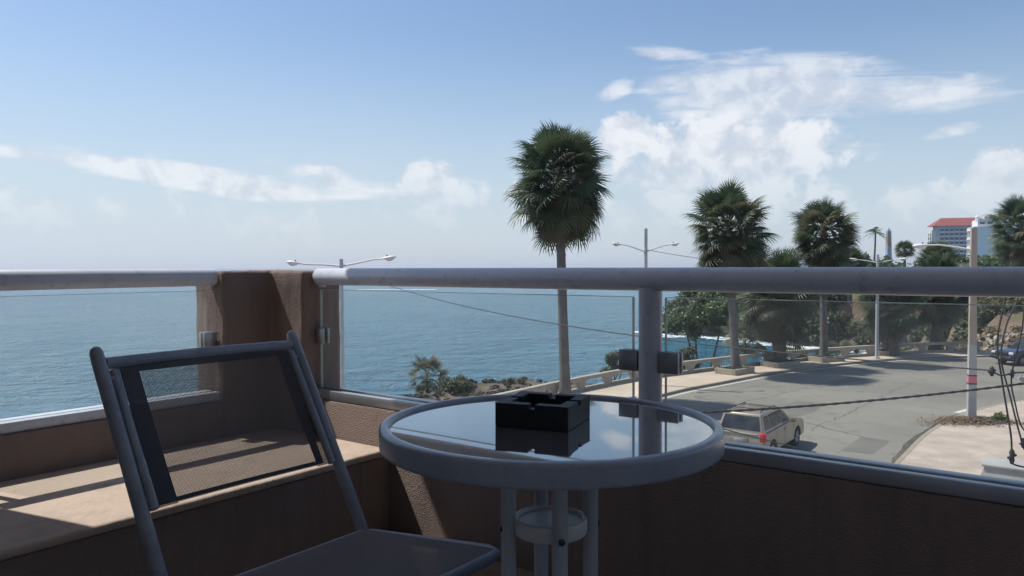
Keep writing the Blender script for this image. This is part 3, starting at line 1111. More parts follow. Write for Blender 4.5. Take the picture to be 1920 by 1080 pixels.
for k in range(4):
    a = -TROT + R(190) + k * math.pi / 2
    c, s = math.cos(a), math.sin(a)
    pts = []
    r0 = 0.075
    for z in (0.681, 0.40, 0.22):
        pts.append((r0 * c, r0 * s, z))
    for q in range(1, 8):
        b = q / 7 * R(62)
        pts.append(((r0 + 0.12 * (1 - math.cos(b))) * c, (r0 + 0.12 * (1 - math.cos(b))) * s, 0.22 - 0.12 * math.sin(b)))
    pts.append((0.235 * c, 0.235 * s, 0.012))
    pts[-2:-1] = [((r0 + 0.075) * c, (r0 + 0.075) * s, 0.095)]
    lg = MB().tube(pts, 0.0135, 20).build('leg', 'leg_metal', t, 50)
    MB().lathe([(0.0, 0.0), (0.016, 0.0), (0.016, 0.014), (0.012, 0.020), (0.0, 0.020)], 16, (0.235 * c, 0.235 * s, 0.0)).build('foot_cap', 'black_plastic', lg, 40)
    q = Vector((r0 * c, r0 * s, 0.512))
    n = Vector((c, s, 0))
    MB().tube([q + n * 0.012, q + n * 0.0155, q + n * 0.0168], [0.0062, 0.0062, 0.0035], 12).build('screw', 'screw_metal', lg, 30)
MB().lathe([(0.0, 0.499), (0.062, 0.499), (0.0655, 0.502), (0.0665, 0.507), (0.0665, 0.524), (0.0650, 0.5275), (0.061, 0.5285), (0.0595, 0.5275),
            (0.058, 0.5225), (0.0, 0.5225)], 64).build('spacer_disc', 'white_plastic', t, 40)

# ------------------------------------------------------------------ ashtray


def ashtray():
    e = [-0.067, -0.046, -0.0065, 0.0065, 0.046, 0.067]
    H = np.zeros((5, 5))
    for i in range(5):
        for j in range(5):
            rim = i in (0, 4) or j in (0, 4)
            H[i, j] = 0.042 if rim else 0.011
            if (i in (0, 4) and j == 2) or (j in (0, 4) and i == 2):
                H[i, j] = 0.034
    mb = MB()

    def q(a, b, c, d):
        mb.add([a, b, c, d], [(0, 1, 2, 3)])
    for i in range(5):
        for j in range(5):
            x0, x1, y0, y1, h = e[i], e[i + 1], e[j], e[j + 1], H[i, j]
            q((x0, y0, h), (x1, y0, h), (x1, y1, h), (x0, y1, h))
            q((x0, y0, 0), (x0, y1, 0), (x1, y1, 0), (x1, y0, 0))
            for (di, dj, a, b) in ((1, 0, (x1, y0), (x1, y1)), (0, 1, (x1, y1), (x0, y1)), (-1, 0, (x0, y1), (x0, y0)), (0, -1, (x0, y0), (x1, y0))):
                ii, jj = i + di, j + dj
                hn = H[ii, jj] if 0 <= ii < 5 and 0 <= jj < 5 else 0.0
                if hn < h:
                    q((*a, hn), (*b, hn), (*b, h), (*a, h))
    me = mb.mesh('ashtray', 'black_plastic')
    bm = bmesh.new()
    bm.from_mesh(me)
    bmesh.ops.remove_doubles(bm, verts=bm.verts[:], dist=1e-5)
    bmesh.ops.dissolve_limit(bm, angle_limit=R(2), verts=bm.verts[:], edges=bm.edges[:])
    bmesh.ops.bevel(bm, geom=bm.edges[:], offset=0.0012, segments=2, profile=0.5, affect='EDGES')
    bmesh.ops.recalc_face_normals(bm, faces=bm.faces[:])
    bm.to_mesh(me)
    bm.free()
    o = link('ashtray', me, None, (0.0565, 1.377, TZ + 0.694), R(-21.7))
    tag(o, 'square black ashtray with notched rim lying on the glass table top', 'ashtray')


ashtray()

# ------------------------------------------------------------------ folding chair
CH = (-1.30, 1.012, 0.0)


def chair():
    t = tthing('folding_chair', 'grey metal folding chair with dark mesh sling back, beside the table', 'chair', CH)

    def L(x, y, z):
        return (x - CH[0], y - CH[1], z)

    def sx(z):
        return -1.67 + 0.58 * ((0.974 - z) - 0.174)
    yl, yr = 0.764, 1.260
    for y in (yl, yr):
        zs = [0.806, 0.803, 0.796, 0.78, 0.6, 0.4, 0.2, 0.014]
        rad = [0.006, 0.0110, 0.0142, 0.0150, 0.0150, 0.0150, 0.0150, 0.0150]
        st = MB().tube([L(sx(z), y, z) for z in zs], rad, 18, flat=(1.05, 0.92), up=(1, 0, 0)).build('stile', 'chair_metal', t, 50)
        MB().tube([L(sx(0.02), y, 0.0), L(sx(0.02), y, 0.03)], 0.0185, 14).build('foot_cap', 'black_plastic', st, 40)
    MB().tube([L(sx(0.772), yl + 0.012, 0.772), L(sx(0.772) - 0.014, (yl + yr) / 2, 0.773), L(sx(0.772), yr - 0.012, 0.772)], 0.0135, 16,
              flat=(1.0, 0.7)).build('top_bar', 'chair_metal', t, 50)
    fr = 0.008
    for y, s in ((yl, 1), (yr, -1)):
        yy = y + s * 0.0225
        r_ = MB().tube([L(sx(0.757) + fr - .006, yy, 0.757), L(sx(0.62) + fr - .003, yy, 0.62), L(sx(0.492) + fr, yy, 0.492)], 0.0095, 10).build('sling_rail', 'chair_metal', t, 50)
        for z in (0.742, 0.510):
            MB().tube([L(sx(z) + 0.004, y + s * 0.008, z), L(sx(z) + fr - 0.002, yy, z)], 0.006, 8).build('bracket', 'chair_metal', r_, 50)

    def sling(name, mat, y0, y1, z0, z1, off, ny=14, nz=10, sag=0.012):
        vs, fs, uvs = [], [], []
        for i in range(nz + 1):
            for j in range(ny + 1):
                z = z1 + (z0 - z1) * i / nz
                y = y0 + (y1 - y0) * j / ny
                w = (y - yl) / (yr - yl)
                s = sag * math.sin(math.pi * max(0, min(1, w))) * math.sin(math.pi * (0.15 + 0.7 * (z - 0.49) / 0.27))
                vs.append(L(sx(z) + fr + off - s - 0.010, y, z))
                uvs.append((y, (0.8 - z) * 1.156))
        for i in range(nz):
            for j in range(ny):
                a = i * (ny + 1) + j
                fs.append((a, a + 1, a + ny + 2, a + ny + 1))
        mb = MB().add(vs, fs)
        me = mb.mesh(name, mat, 180)
        ul = me.uv_layers.new(name='UVMap')
        for lp in me.loops:
            ul.data[lp.index].uv = uvs[lp.vertex_index]
        return link(name, me, t)
    s = sling('back_sling', 'sling_mesh', yl + 0.040, yr - 0.040, 0.494, 0.764, 0.0)
    for nm, a in (('side_hem', (yl + 0.026, yl + 0.078, 0.490, 0.766, 0.003)), ('side_hem', (yr - 0.062, yr - 0.026, 0.490, 0.766, 0.003)),
                  ('edge_hem', (yl + 0.078, yr - 0.062, 0.750, 0.766, 0.003)), ('edge_hem', (yl + 0.078, yr - 0.062, 0.492, 0.502, 0.003))):
        h = sling(nm, 'sling_hem', *a)
        h.parent = s
    # seat
    x0, z0, x1, z1 = -1.392, 0.330, -0.980, 0.372
    MB().tube([L(x0, yl + .016, z0), L(x0, yr - .002, z0)], 0.011, 14).build('rear_seat_bar', 'chair_metal', t, 50)
    e = []
    for k in range(7):
        a = k / 6 * R(90)
        e.append(L(x1 - 0.022 + 0.022 * math.cos(a) if k < 99 else 0, yr - 0.022 + 0.022 * math.sin(a), z1))
    pts = [L(x0 + .02, yl, z0 + .002), L(x1 - .03, yl, z1), L(x1 - .006, yl + .008, z1), L(x1, yl + .03, z1), L(x1, yr - .03, z1),
           L(x1 - .006, yr - .008, z1), L(x1 - .03, yr, z1), L(x0 + .02, yr, z0 + .002)]
    MB().tube(pts, 0.0125, 14).build('seat_frame', 'chair_metal', t, 60)
    vs, fs, uvs = [], [], []
    N = 12
    for i in range(N + 1):
        for j in range(N + 1):
            a, b = i / N, j / N
            x = x0 + .008 + (x1 - x0 - .012) * a
            y = yl + .008 + (yr - yl - .016) * b
            z = z0 + (z1 - z0) * a + 0.0125 - 0.016 * math.sin(math.pi * b) * math.sin(math.pi * a)
            vs.append(L(x, y, z))
            uvs.append((x, y))
    for i in range(N):
        for j in range(N):
            a = i * (N + 1) + j
            fs.append((a, a + 1, a + N + 2, a + N + 1))
    me = MB().add(vs, fs).mesh('seat_sling', 'seat_mesh', 180)
    ul = me.uv_layers.new(name='UVMap')
    for lp in me.loops:
        ul.data[lp.index].uv = uvs[lp.vertex_index]
    link('seat_sling', me, t)
    for y in (yl + 0.034, yr - 0.034):
        lg = MB().tube([L(x1 - 0.05, y, z1 - 0.012), L(-1.25, y, 0.19), L(-1.56, y, 0.014)], 0.0115, 14).build('rear_leg', 'chair_metal', t, 50)
        MB().tube([L(-1.56, y, 0.0), L(-1.555, y, 0.028)], 0.0155, 14).build('foot_cap', 'black_plastic', lg, 40)
    MB().tube([L(-1.50, yl + .034, 0.048), L(-1.50, yr - .034, 0.048)], 0.009, 12).build('stretcher', 'chair_metal', t, 50)
    MB().tube([L(sx(0.1), yl, 0.1), L(sx(0.1), yr, 0.1)], 0.009, 12).build('stretcher', 'chair_metal', t, 50)


chair()

# ------------------------------------------------------------------ balustrade on the promenade


def balustrade():
    P = resample(catmull([uv(*p) for p in bal_uv[:13]], 0.5), 600)
    d = np.r_[0, np.cumsum(np.hypot(*(P[1:] - P[:-1]).T))]
    bay = 2.62
    start = d[-1] - bay * 27
    root = thing('balustrade', 'low weathered concrete balustrade with wide arched openings along the promenade', 'balustrade', (*P[300], 0.12))
    # shared pieces, one bay long (local x along the wall)
    pier = MB().prism([(-.26, 0.0), (.26, 0.0), (.27, .30), (.33, .44), (.48, .53), (.60, .565), (-.60, .565), (-.48, .53), (-.33, .44), (-.27, .30)], 1, -.13, .13)
    pier_me = pier.mesh('pier', 'balustrade_concrete')
    rail_me = MB().box(-bay / 2 + .004, bay / 2 - .004, -.17, .17, .567, .78, 0.03, 2).mesh('top_rail', 'balustrade_concrete')
    plinth_me = MB().box(-bay / 2 + .27, bay / 2 - .27, -.15, .15, 0.0, .16, 0.02, 1).mesh('plinth', 'balustrade_concrete')

    def at(s):
        x, y = np.interp(s, d, P[:, 0]), np.interp(s, d, P[:, 1])
        x2, y2 = np.interp(s + .3, d, P[:, 0]), np.interp(s + .3, d, P[:, 1])
        x1, y1 = np.interp(s - .3, d, P[:, 0]), np.interp(s - .3, d, P[:, 1])
        return x - P[300][0], y - P[300][1], math.atan2(y2 - y1, x2 - x1)
    for k in range(27):
        x, y, a = at(start + bay * k)
        link('pier', pier_me, root, (x, y, 0), a)
        x, y, a = at(start + bay * (k + .5))
        link('top_rail', rail_me, root, (x, y, random.uniform(-.006, .006)), a)
        link('plinth', plinth_me, root, (x, y, 0), a)
    x, y, a = at(d[-1] - .31)
    link('pier', pier_me, root, (x, y, 0), a)


balustrade()

# ------------------------------------------------------------------ palms


def frond_mesh(name, mat, lp, lb, spread, droop, blades, seed, cup=0.25):
    """one costapalmate leaf: petiole along +y, fan of split blades"""
    rnd = random.Random(seed)
    mb = MB()
    # petiole (three-sided, arched)
    rows = []
    for i in range(4):
        t = i / 3
        z = 0.10 * lp * math.sin(t * 1.4) - 0.05 * lp * t
        w = 0.035 * (1 - 0.5 * t)
        rows.append([(-w, lp * t, z), (w, lp * t, z), (0, lp * t, z - w)])
    vs = [p for r in rows for p in r]
    fs = []
    for i in range(3):
        for k in range(3):
            fs.append((3 * i + k, 3 * i + (k + 1) % 3, 3 * i + 3 + (k + 1) % 3, 3 * i + 3 + k))
    mb.add(vs, fs)
    zc = rows[-1][0][2]
    # ring and blades
    angs = [-spread + 2 * spread * i / blades for i in range(blades + 1)]

    def pt(a, r, fold):
        x, y = math.sin(a) * r, math.cos(a) * r
        z = zc + fold - droop * (r / lb) ** 2.2 * lb - cup * abs(math.sin(a)) ** 2 * r * 0.5
        return (x, lp + y * (1 - 0.12 * droop * (r / lb)), z)
    for i in range(blades):
        a0, a1 = angs[i], angs[i + 1]
        am = (a0 + a1) / 2 + rnd.uniform(-.03, .03)
        ln = lb * (0.80 + 0.2 * math.cos(am * 0.8)) * rnd.uniform(0.85, 1.05)
        ri = 0.42 * ln
        f0, f1 = (0.018, -0.018) if i % 2 else (-0.018, 0.018)
        w = (a1 - a0) * 0.36
        hang = rnd.uniform(0.0, 0.10) * lb
        c = (0, lp, zc)
        b0, b1 = pt(a0, ri, f0), pt(a1, ri, f1)
        m0, m1 = pt(am - w * .62, ri * 1.75, 0), pt(am + w * .62, ri * 1.75, 0)
        tip = list(pt(am, ln, 0))
        tip[2] -= hang
        mb.add([c, b0, b1, m0, m1, tip], [(0, 1, 2), (1, 3, 4, 2), (3, 5, 4)])
    me = bpy.data.meshes.new(name)
    me.from_pydata(mb.v, [], mb.f)
    me.materials.append(MATS[mat])
    me.update()
    return me


FR = {
    'young': [frond_mesh('frond', 'frond_green', 1.25, 1.15, R(100), 0.05, 26, s, 0.15) for s in (1, 2)],
    'green': [frond_mesh('frond', 'frond_green', 1.45, 1.25, R(125), 0.22, 30, s, 0.3) for s in (3, 4, 5, 6)],
    'olive': [frond_mesh('frond', 'frond_olive', 1.35, 1.20, R(120), 0.40, 28, s, 0.4) for s in (7, 8)],
    'dead': [frond_mesh('frond', 'frond_dead', 1.10, 1.10, R(75), 0.35, 20, s, 0.7) for s in (9, 10)],
}
PALM_GROUP = 'fan palms along the promenade'


def fan_palm(label, x, y, z0, ztop, size, r_base, r_top, lean=(0, 0), n=62, seed=0, skirt=10, group=PALM_GROUP, olive=0.25, trunk_mat='palm_trunk', name='fan_palm'):
    """ztop: height of the growing point above z0"""
    rnd = random.Random(seed)
    t = thing(name, label, 'palm tree', (x, y, z0), 0, group)
    pts, rad = [], []
    m = 26
    for i in range(m + 1):
        q = i / m
        zz = ztop * q
        sway = math.sin(q * 2.5) * 0.25
        pts.append((lean[0] * q + lean[0] * sway * .4, lean[1] * q, zz - 0.05))
        flare = math.exp(-zz / 0.7) * 0.32
        rad.append((r_base + (r_top - r_base) * q) * (1 + flare) * (1 + rnd.uniform(-.035, .035)))
    MB().tube(pts, rad, 14).build('trunk', trunk_mat, t, 180)
    top = Vector((lean[0], lean[1], ztop - 0.15))
    ga = math.pi * (3 - math.sqrt(5))
    for k in range(n):
        q = (k + 0.5) / n
        th = R(6) + R(150) * q ** 0.80 + rnd.uniform(-.12, .12)
        ph = k * ga + rnd.uniform(-.25, .25)
        kind = 'young' if q < 0.16 else 'dead' if q > .80 and rnd.random() < .5 else ('olive' if rnd.random() < olive * (0.4 + q) else 'green')
        me = rnd.choice(FR[kind])
        put_frond(me, t, top - Vector((0, 0, 1.7 * size * q ** 1.3)), th, ph, size * rnd.uniform(0.80, 1.12) * (0.92 if q > .8 else 1.0), rnd.uniform(-.9, .9), rnd)
    for k in range(n // 4):                                   # short inner leaves and stubs round the bud
        put_frond(rnd.choice(FR['olive'] if rnd.random() < .6 else FR['young']), t, top - Vector((0, 0, rnd.uniform(0, 1.2) * size)), R(rnd.uniform(25, 145)),
                  rnd.uniform(0, 6.283), size * rnd.uniform(.42, .66), rnd.uniform(-1, 1), rnd)
    for k in range(skirt):
        th = R(rnd.uniform(140, 170))
        ph = k * ga * 1.7 + rnd.uniform(-.3, .3)
        me = rnd.choice(FR['dead'] if rnd.random() < .75 else FR['olive'])
        put_frond(me, t, top - Vector((0, 0, rnd.uniform(0.0, 0.9) * size)), th, ph, size * rnd.uniform(0.75, 1.12), rnd.uniform(-.6, .6), rnd)
    return t


def put_frond(me, parent, top, th, ph, s, roll, rnd):
    d = Vector((math.sin(th) * math.cos(ph), math.sin(th) * math.sin(ph), math.cos(th)))
    upv = Vector((0, 0, 1)) if th > 0.25 else Vector((-math.cos(ph), -math.sin(ph), 0.2))
    if th > 2.0:
        upv = Vector((math.cos(ph), math.sin(ph), 0.15))
    z = (upv - d * upv.dot(d)).normalized()
    x = d.cross(z)
    M = Matrix((x, d, z)).transposed().to_4x4()
    M = M @ Matrix.Rotation(roll, 4, 'Y')
    o = link('frond', me, parent)
    o.matrix_basis = Matrix.Translation(top + d * 0.12) @ M @ Matrix.Scale(s, 4)
    return o


fan_palm('tallest fan palm with bare grey trunk, standing alone against the open sea', 2.79, 40.2, 0.12, 12.1, 1.10, 0.27, 0.22, lean=(-0.3, 0), n=132, seed=21, skirt=46)
fan_palm('big fan palm on the promenade, next right of the lone tall palm', 14.45, 49.4, 0.12, 9.75, 1.12, 0.27, 0.22, lean=(-0.5, 0), n=122, seed=33, skirt=28, olive=0.6)
fan_palm('fan palm with upright crown, farthest right of those towering over the handrail', 22.55, 55.4, 0.12, 9.7, 0.94, 0.28, 0.22, lean=(-0.1, 0), n=112, seed=45, skirt=24, olive=0.5)
fan_palm('short stout fan palm with shaggy skirt, in a planter between two taller palms', 18.4, 52.7, 0.12, 5.7, 1.15, 0.42, 0.36, n=104, seed=57, skirt=34, olive=0.6, trunk_mat='bark')
fan_palm('short fan palm behind the street lamp, leaning over the promenade kerb', 29.2, 58.6, 0.12, 4.9, 1.02, 0.36, 0.30, lean=(-0.3, 0.1), n=92, seed=61, skirt=24, trunk_mat='bark')
fan_palm('short fan palm standing just outside the far balustrade', 31.0, 63.2, -0.6, 5.2, 0.95, 0.34, 0.28, n=80, seed=68, skirt=20, trunk_mat='bark')
fan_palm('fan palm at the far end of the balustrade, with a dark slanting trunk', 33.9, 61.5, 0.12, 5.8, 1.05, 0.40, 0.33, lean=(0.5, 0), n=90, seed=72, skirt=20, trunk_mat='bark')
fan_palm('fan palm with long thatch skirt, next to the cream round tower at the right edge', 63.2, 95.5, 2.6, 9.6, 1.6, 0.32, 0.26, n=84, seed=77, skirt=36)


def planter(label, x, y, a, lx=1.15, ly=0.75):
    t = thing('palm_planter', label, 'planter', (x, y, 0.12), a, 'concrete planters at the palm feet')
    mb = MB()
    mb.box(-lx, lx, -ly, -ly + .16, 0, .36, .02)
    mb.box(-lx, lx, ly - .16, ly, 0, .36, .02)
    mb.box(-lx, -lx + .16, -ly + .162, ly - .162, 0, .355, .02)
    mb.box(lx - .16, lx, -ly + .162, ly - .162, 0, .355, .02)
    mb.build('kerb_frame', 'planter_concrete', t)
    n = 420
    vs, fs = [], []
    for i in range(n):
        px, py = random.uniform(-lx + .1, lx - .1), random.uniform(-ly + .1, ly - .1)
        a_ = random.uniform(0, 6.28)
        h = random.uniform(.08, .22)
        w = .03
        b = len(vs)
        vs += [(px - w * math.cos(a_), py - w * math.sin(a_), .25), (px + w * math.cos(a_), py + w * math.sin(a_), .25),
               (px + random.uniform(-.1, .1), py + random.uniform(-.1, .1), .28 + h)]
        fs.append((b, b + 1, b + 2))
    mb = MB().add(vs, fs)
    me = bpy.data.meshes.new('weeds')
    me.from_pydata(mb.v, [], mb.f)
    me.materials.append(MATS['leaf_shrub'])
    tag(link('weeds', me, t), kind='stuff')
    MB().box(-lx + .162, lx - .162, -ly + .162, ly - .162, 0.001, .26).build('soil', 'bark', t)


planter('low concrete planter round the foot of the big palm nearest the lone palm', 14.3, 49.2, R(42))
planter('low concrete planter under the short stout palm', 18.4, 52.6, R(33))
planter('low concrete planter under the upright palm at mid promenade', 22.6, 55.3, R(27))
planter('broken concrete planter beside the leaning short palm', 28.6, 59.0, R(15), 0.9, 0.6)

# ------------------------------------------------------------------ leafy plants


def leaf_cloud(clumps, n, size, seed, flatten=0.0, hollow=0.35):
    """leaf-sized quads through a set of ellipsoids"""
    g = np.random.default_rng(seed)
    w = np.array([c[1][0] * c[1][1] * c[1][2] for c in clumps]) ** (2 / 3)
    pick = g.choice(len(clumps), n, p=w / w.sum())
    C = np.array([c[0] for c in clumps])[pick]
    A = np.array([c[1] for c in clumps])[pick]
    d = g.normal(size=(n, 3))
    d /= np.linalg.norm(d, axis=1)[:, None]
    r = (hollow + (1 - hollow) * g.random(n) ** 0.6) * (1 + 0.12 * g.normal(size=n))
    P = C + d * r[:, None] * A
    nrm = d + g.normal(size=(n, 3)) * 0.8 + np.array([0, 0, 0.4])
    nrm /= np.linalg.norm(nrm, axis=1)[:, None]
    t1 = np.cross(nrm, g.normal(size=(n, 3)))
    t1 /= np.linalg.norm(t1, axis=1)[:, None]
    t2 = np.cross(nrm, t1)
    s = size * (0.6 + 0.8 * g.random(n))[:, None]
    V = np.stack([P - t1 * s, P - t2 * s * .6 + nrm * s * .12, P + t1 * s, P + t2 * s * .6 + nrm * s * .12], 1).reshape(-1, 3)
    F = np.arange(4 * n).reshape(n, 4)
    return V, F


def leaf_obj(name, mat, V, F, parent=None, loc=None):
    me = bpy.data.meshes.new(name)
    me.from_pydata(V.tolist(), [], F.tolist())
    me.materials.append(MATS[mat])
    me.update()
    return link(name, me, parent, loc)


def shrub(name, label, cat, x, y, z, clumps, n, size, mat, seed, stems=5, hollow=.3, group=None, sr=0.05):
    t = thing(name, label, cat, (x, y, z), 0, group)
    V, F = leaf_cloud(clumps, n, size, seed, hollow=hollow)
    leaf_obj('crown', mat, V, F, t)
    rnd = random.Random(seed)
    mb = MB()
    for k in range(stems):
        c = clumps[k % len(clumps)]
        e = Vector(c[0]) + Vector((rnd.uniform(-.3, .3) * c[1][0], rnd.uniform(-.3, .3) * c[1][1], 0.2 * c[1][2]))
        b = Vector((rnd.uniform(-.12, .12), rnd.uniform(-.12, .12), -0.25))
        mid = b.lerp(e, .5) + Vector((rnd.uniform(-.15, .15), rnd.uniform(-.15, .15), .1))
        mb.tube([b, mid, e], [sr, sr * .7, sr * .3], 7)
    mb.build('trunk', 'bark', t, 180)
    return t


def clumps_in(cx, cy, cz, rx, ry, rz, n, r, seed):
    g = random.Random(seed)
    out = []
    for _ in range(n):
        while True:
            p = [g.uniform(-1, 1) for _ in range(3)]
            if sum(q * q for q in p) < 1:
                break
        s = g.uniform(.6, 1.25) * r
        out.append(((cx + p[0] * rx, cy + p[1] * ry, cz + p[2] * rz), (s, s, s * .75)))
    return out


shrub('sea_grape_tree', 'leafy green sea grape tree behind the post, growing over the water', 'tree', 15.4, 62.5, -3.2,
      clumps_in(-.1, 0, 6.2, 2.7, 1.8, 1.5, 30, .8, 3), 11000, .13, 'leaf_grape', 5, 3, hollow=.1, sr=.15)
shrub('sea_grape_shrub', 'small green bush under the sea grape tree, beside the balustrade', 'shrub', 12.6, 54.6, -1.3,
      clumps_in(0, 0, 1.7, 1.0, .8, .75, 10, .42, 4), 1800, .10, 'leaf_shrub', 6, 6)
shrub('sea_grape_shrub', 'upright green bush left of the post, above the balustrade', 'shrub', 7.0, 53.0, -1.4,
      clumps_in(0, 0, 1.6, .75, .7, .9, 10, .40, 5), 1700, .10, 'leaf_shrub', 7, 6)
shrub('coastal_shrub', 'rounded green bush on the rocks left of the ashtray', 'shrub', -3.75, 49.5, -1.15,
      clumps_in(0, 0, .45, 1.2, .8, .4, 14, .45, 6), 2800, .09, 'leaf_shrub', 8, 6)
shrub('lime_shrub', 'yellow-green bush behind the balustrade, right of the stout palm', 'shrub', 21.3, 57.6, -0.7,
      clumps_in(0, 0, 1.15, .9, .6, .45, 9, .36, 7), 1500, .10, 'leaf_lime', 9, 5)


def spiky(name, label, x, y, z, size, n, seed, mat='green', lo=10, hi=100, ht=0.3):
    rnd = random.Random(seed)
    t = thing(name, label, 'plant', (x, y, z))
    MB().tube([(0, 0, -.3), (0, 0, ht)], [0.16 * size, .1 * size], 8).build('trunk', 'bark', t, 180)
    for k in range(n):
        th = R(lo + (hi - lo) * (k + .5) / n) + rnd.uniform(-.1, .1)
        put_frond(rnd.choice(FR[mat if rnd.random() < .75 else 'olive']), t, Vector((0, 0, ht)), th, k * 2.4 + rnd.uniform(-.3, .3), size * rnd.uniform(.85, 1.1), rnd.uniform(-.5, .5), rnd)
    return t


spiky('dwarf_palm', 'pale dwarf fan palm on the shore rocks, left of the rounded bush', -5.75, 51.5, -1.1, 0.62, 34, 5, 'olive', ht=0.75, hi=150)
spiky('dwarf_palm', 'low spiky green palm behind the balustrade near the street lamp', 26.0, 60.3, -0.9, 0.72, 18, 6, 'young', ht=0.5, hi=80)
spiky('dwarf_palm', 'drooping pale-leaved young palm growing beside the stout palm', 16.6, 54.6, -1.0, 0.85, 24, 8, 'olive', ht=2.9, hi=140)

# stuff: scrub on the shore rocks, far thicket, dry bank



def scatter_clumps(points, rlo, rhi, lift=0.5, sq=0.7):
    out = []
    P = np.array(points)
    h = ground_height(P)
    for (x, y), z in zip(points, h):
        r = random.uniform(rlo, rhi)
        out.append(((x, y, z + r * lift), (r, r, r * sq)))
    return out


pts = []
for _ in range(210):
    pts.append(uv(random.uniform(26, 54), random.uniform(-36, -23.6)))
Pn = np.array(pts)
ok = inside(Pn, LANDPOLY) & ~inside(Pn, PAVEPOLY) & (seg_dist(Pn, COAST) > 1.5)
V, F = leaf_cloud(scatter_clumps([p for p, k in zip(pts, ok) if k], .15, .38, .35, .5), 9000, .08, 31)
tag(leaf_obj('shore_scrub', 'coral_scrub', V, F), kind='stuff')

pts = []
for _ in range(620):
    pts.append(uv(random.uniform(112, 170), random.uniform(-66, -14)))
Pn = np.array(pts)
ok = inside(Pn, LANDPOLY) & (seg_dist(Pn, COAST) > 0.8) & (seg_dist(Pn, COAST) < 22) & (np.arctan2(Pn[:, 0], Pn[:, 1]) < 0.405)
V, F = leaf_cloud(scatter_clumps([p for p, k in zip(pts, ok) if k], 1.2, 2.6, .35, .8), 60000, .36, 32, hollow=.5)
tag(leaf_obj('headland_thicket', 'leaf_dark', V, F), kind='stuff')

pts = []
for _ in range(260):
    pts.append(uv(random.uniform(150, 330), random.uniform(-50, 140)))
Pn = np.array(pts)
az_ = np.arctan2(Pn[:, 0], Pn[:, 1])
ok = inside(Pn, LANDPOLY) & (seg_dist(Pn, COAST) > 8.0) & (az_ > 0.40) & (az_ < 0.80)
cl = scatter_clumps([p for p, k in zip(pts, ok) if k], 3.0, 5.2, .55, .85)
V, F = leaf_cloud(cl, 42000, .75, 33, hollow=.5)
tag(leaf_obj('inland_wood', 'leaf_dark', V, F), kind='stuff')

pts = []
for _ in range(420):
    pts.append(uv(random.uniform(74, 118), random.uniform(-22, 22)))
Pn = np.array(pts)
ok = inside(Pn, LANDPOLY) & ~inside(Pn, PAVEPOLY) & (seg_dist(Pn, COAST) > .8) & (seg_dist(Pn, BAL) > 2.0) & (seg_dist(Pn, BAL) < 26)
hh = ground_height(Pn)
ok &= (hh < 1.5)
V, F = leaf_cloud(scatter_clumps([p for p, k in zip(pts, ok) if k], .35, 1.0, .35, .6), 26000, .13, 34)
tag(leaf_obj('dry_scrub', 'leaf_dry', V, F), kind='stuff')


pts = [uv(random.uniform(92, 126), random.uniform(-34, 6)) for _ in range(420)]
Pn = np.array(pts)
ok = inside(Pn, LANDPOLY) & ~inside(Pn, PAVEPOLY) & (seg_dist(Pn, COAST) > .5) & (seg_dist(Pn, BAL) > 8) & (np.arctan2(Pn[:, 0], Pn[:, 1]) < 0.58)
V, F = leaf_cloud(scatter_clumps([p for p, k in zip(pts, ok) if k], .7, 1.7, .3, .75), 30000, .26, 35, hollow=.4)
tag(leaf_obj('cliff_scrub', 'leaf_scrub', V, F), kind='stuff')


def boulders():
    rnd = random.Random(4)
    base = []
    for s in range(3):
        bm = bmesh.new()
        bmesh.ops.create_icosphere(bm, subdivisions=2, radius=1)
        for p in bm.verts:
            n = mnoise.fractal(p.co * 1.3 + Vector((s * 9, 0, 0)), .8, 2.1, 4)
            p.co *= 1 + n * .8
            p.co.z *= .65
        base.append(MB().from_bm(bm).mesh('boulder', 'rock'))
    k = 0
    spots = [(uv(rnd.uniform(30, 56), rnd.uniform(-36, -24.5)), rnd.uniform(.12, .36)) for _ in range(300)]
    P = np.array([s[0] for s in spots])
    h = ground_height(P)
    good = inside(P, LANDPOLY) & ~inside(P, PAVEPOLY) & (seg_dist(P, BAL) > 1.6)
    mb = MB()
    for i, ((x, y), r) in enumerate(spots):
        if not good[i]:
            continue
        me = base[i % 3]
        a = rnd.uniform(0, 6.28)
        c, s = math.cos(a), math.sin(a)
        mb.add([(x + r * (q.co.x * c - q.co.y * s), y + r * (q.co.x * s + q.co.y * c), h[i] + r * (q.co.z + .15)) for q in me.vertices],
               [tuple(f.vertices) for f in me.polygons])
    tag(mb.build('shore_rocks', 'rock'), kind='stuff')
    # pale rubble at the foot of the dry bank
    mb = MB()
    for i in range(260):
        x = rnd.uniform(37, 56)
        y = 65.2 + (x - 37) * .16 + rnd.uniform(-.5, 1.8)
        z = float(ground_height(np.array([[x, y]]))[0])
        r = rnd.uniform(.1, .28)
        me = base[i % 3]
        mb.add([(x + r * q.co.x, y + r * q.co.y, z + r * (q.co.z + .3)) for q in me.vertices], [tuple(f.vertices) for f in me.polygons])
    tag(mb.build('rubble', 'planter_concrete'), kind='stuff')


boulders()

# distant coconut palm and round palms over the wood


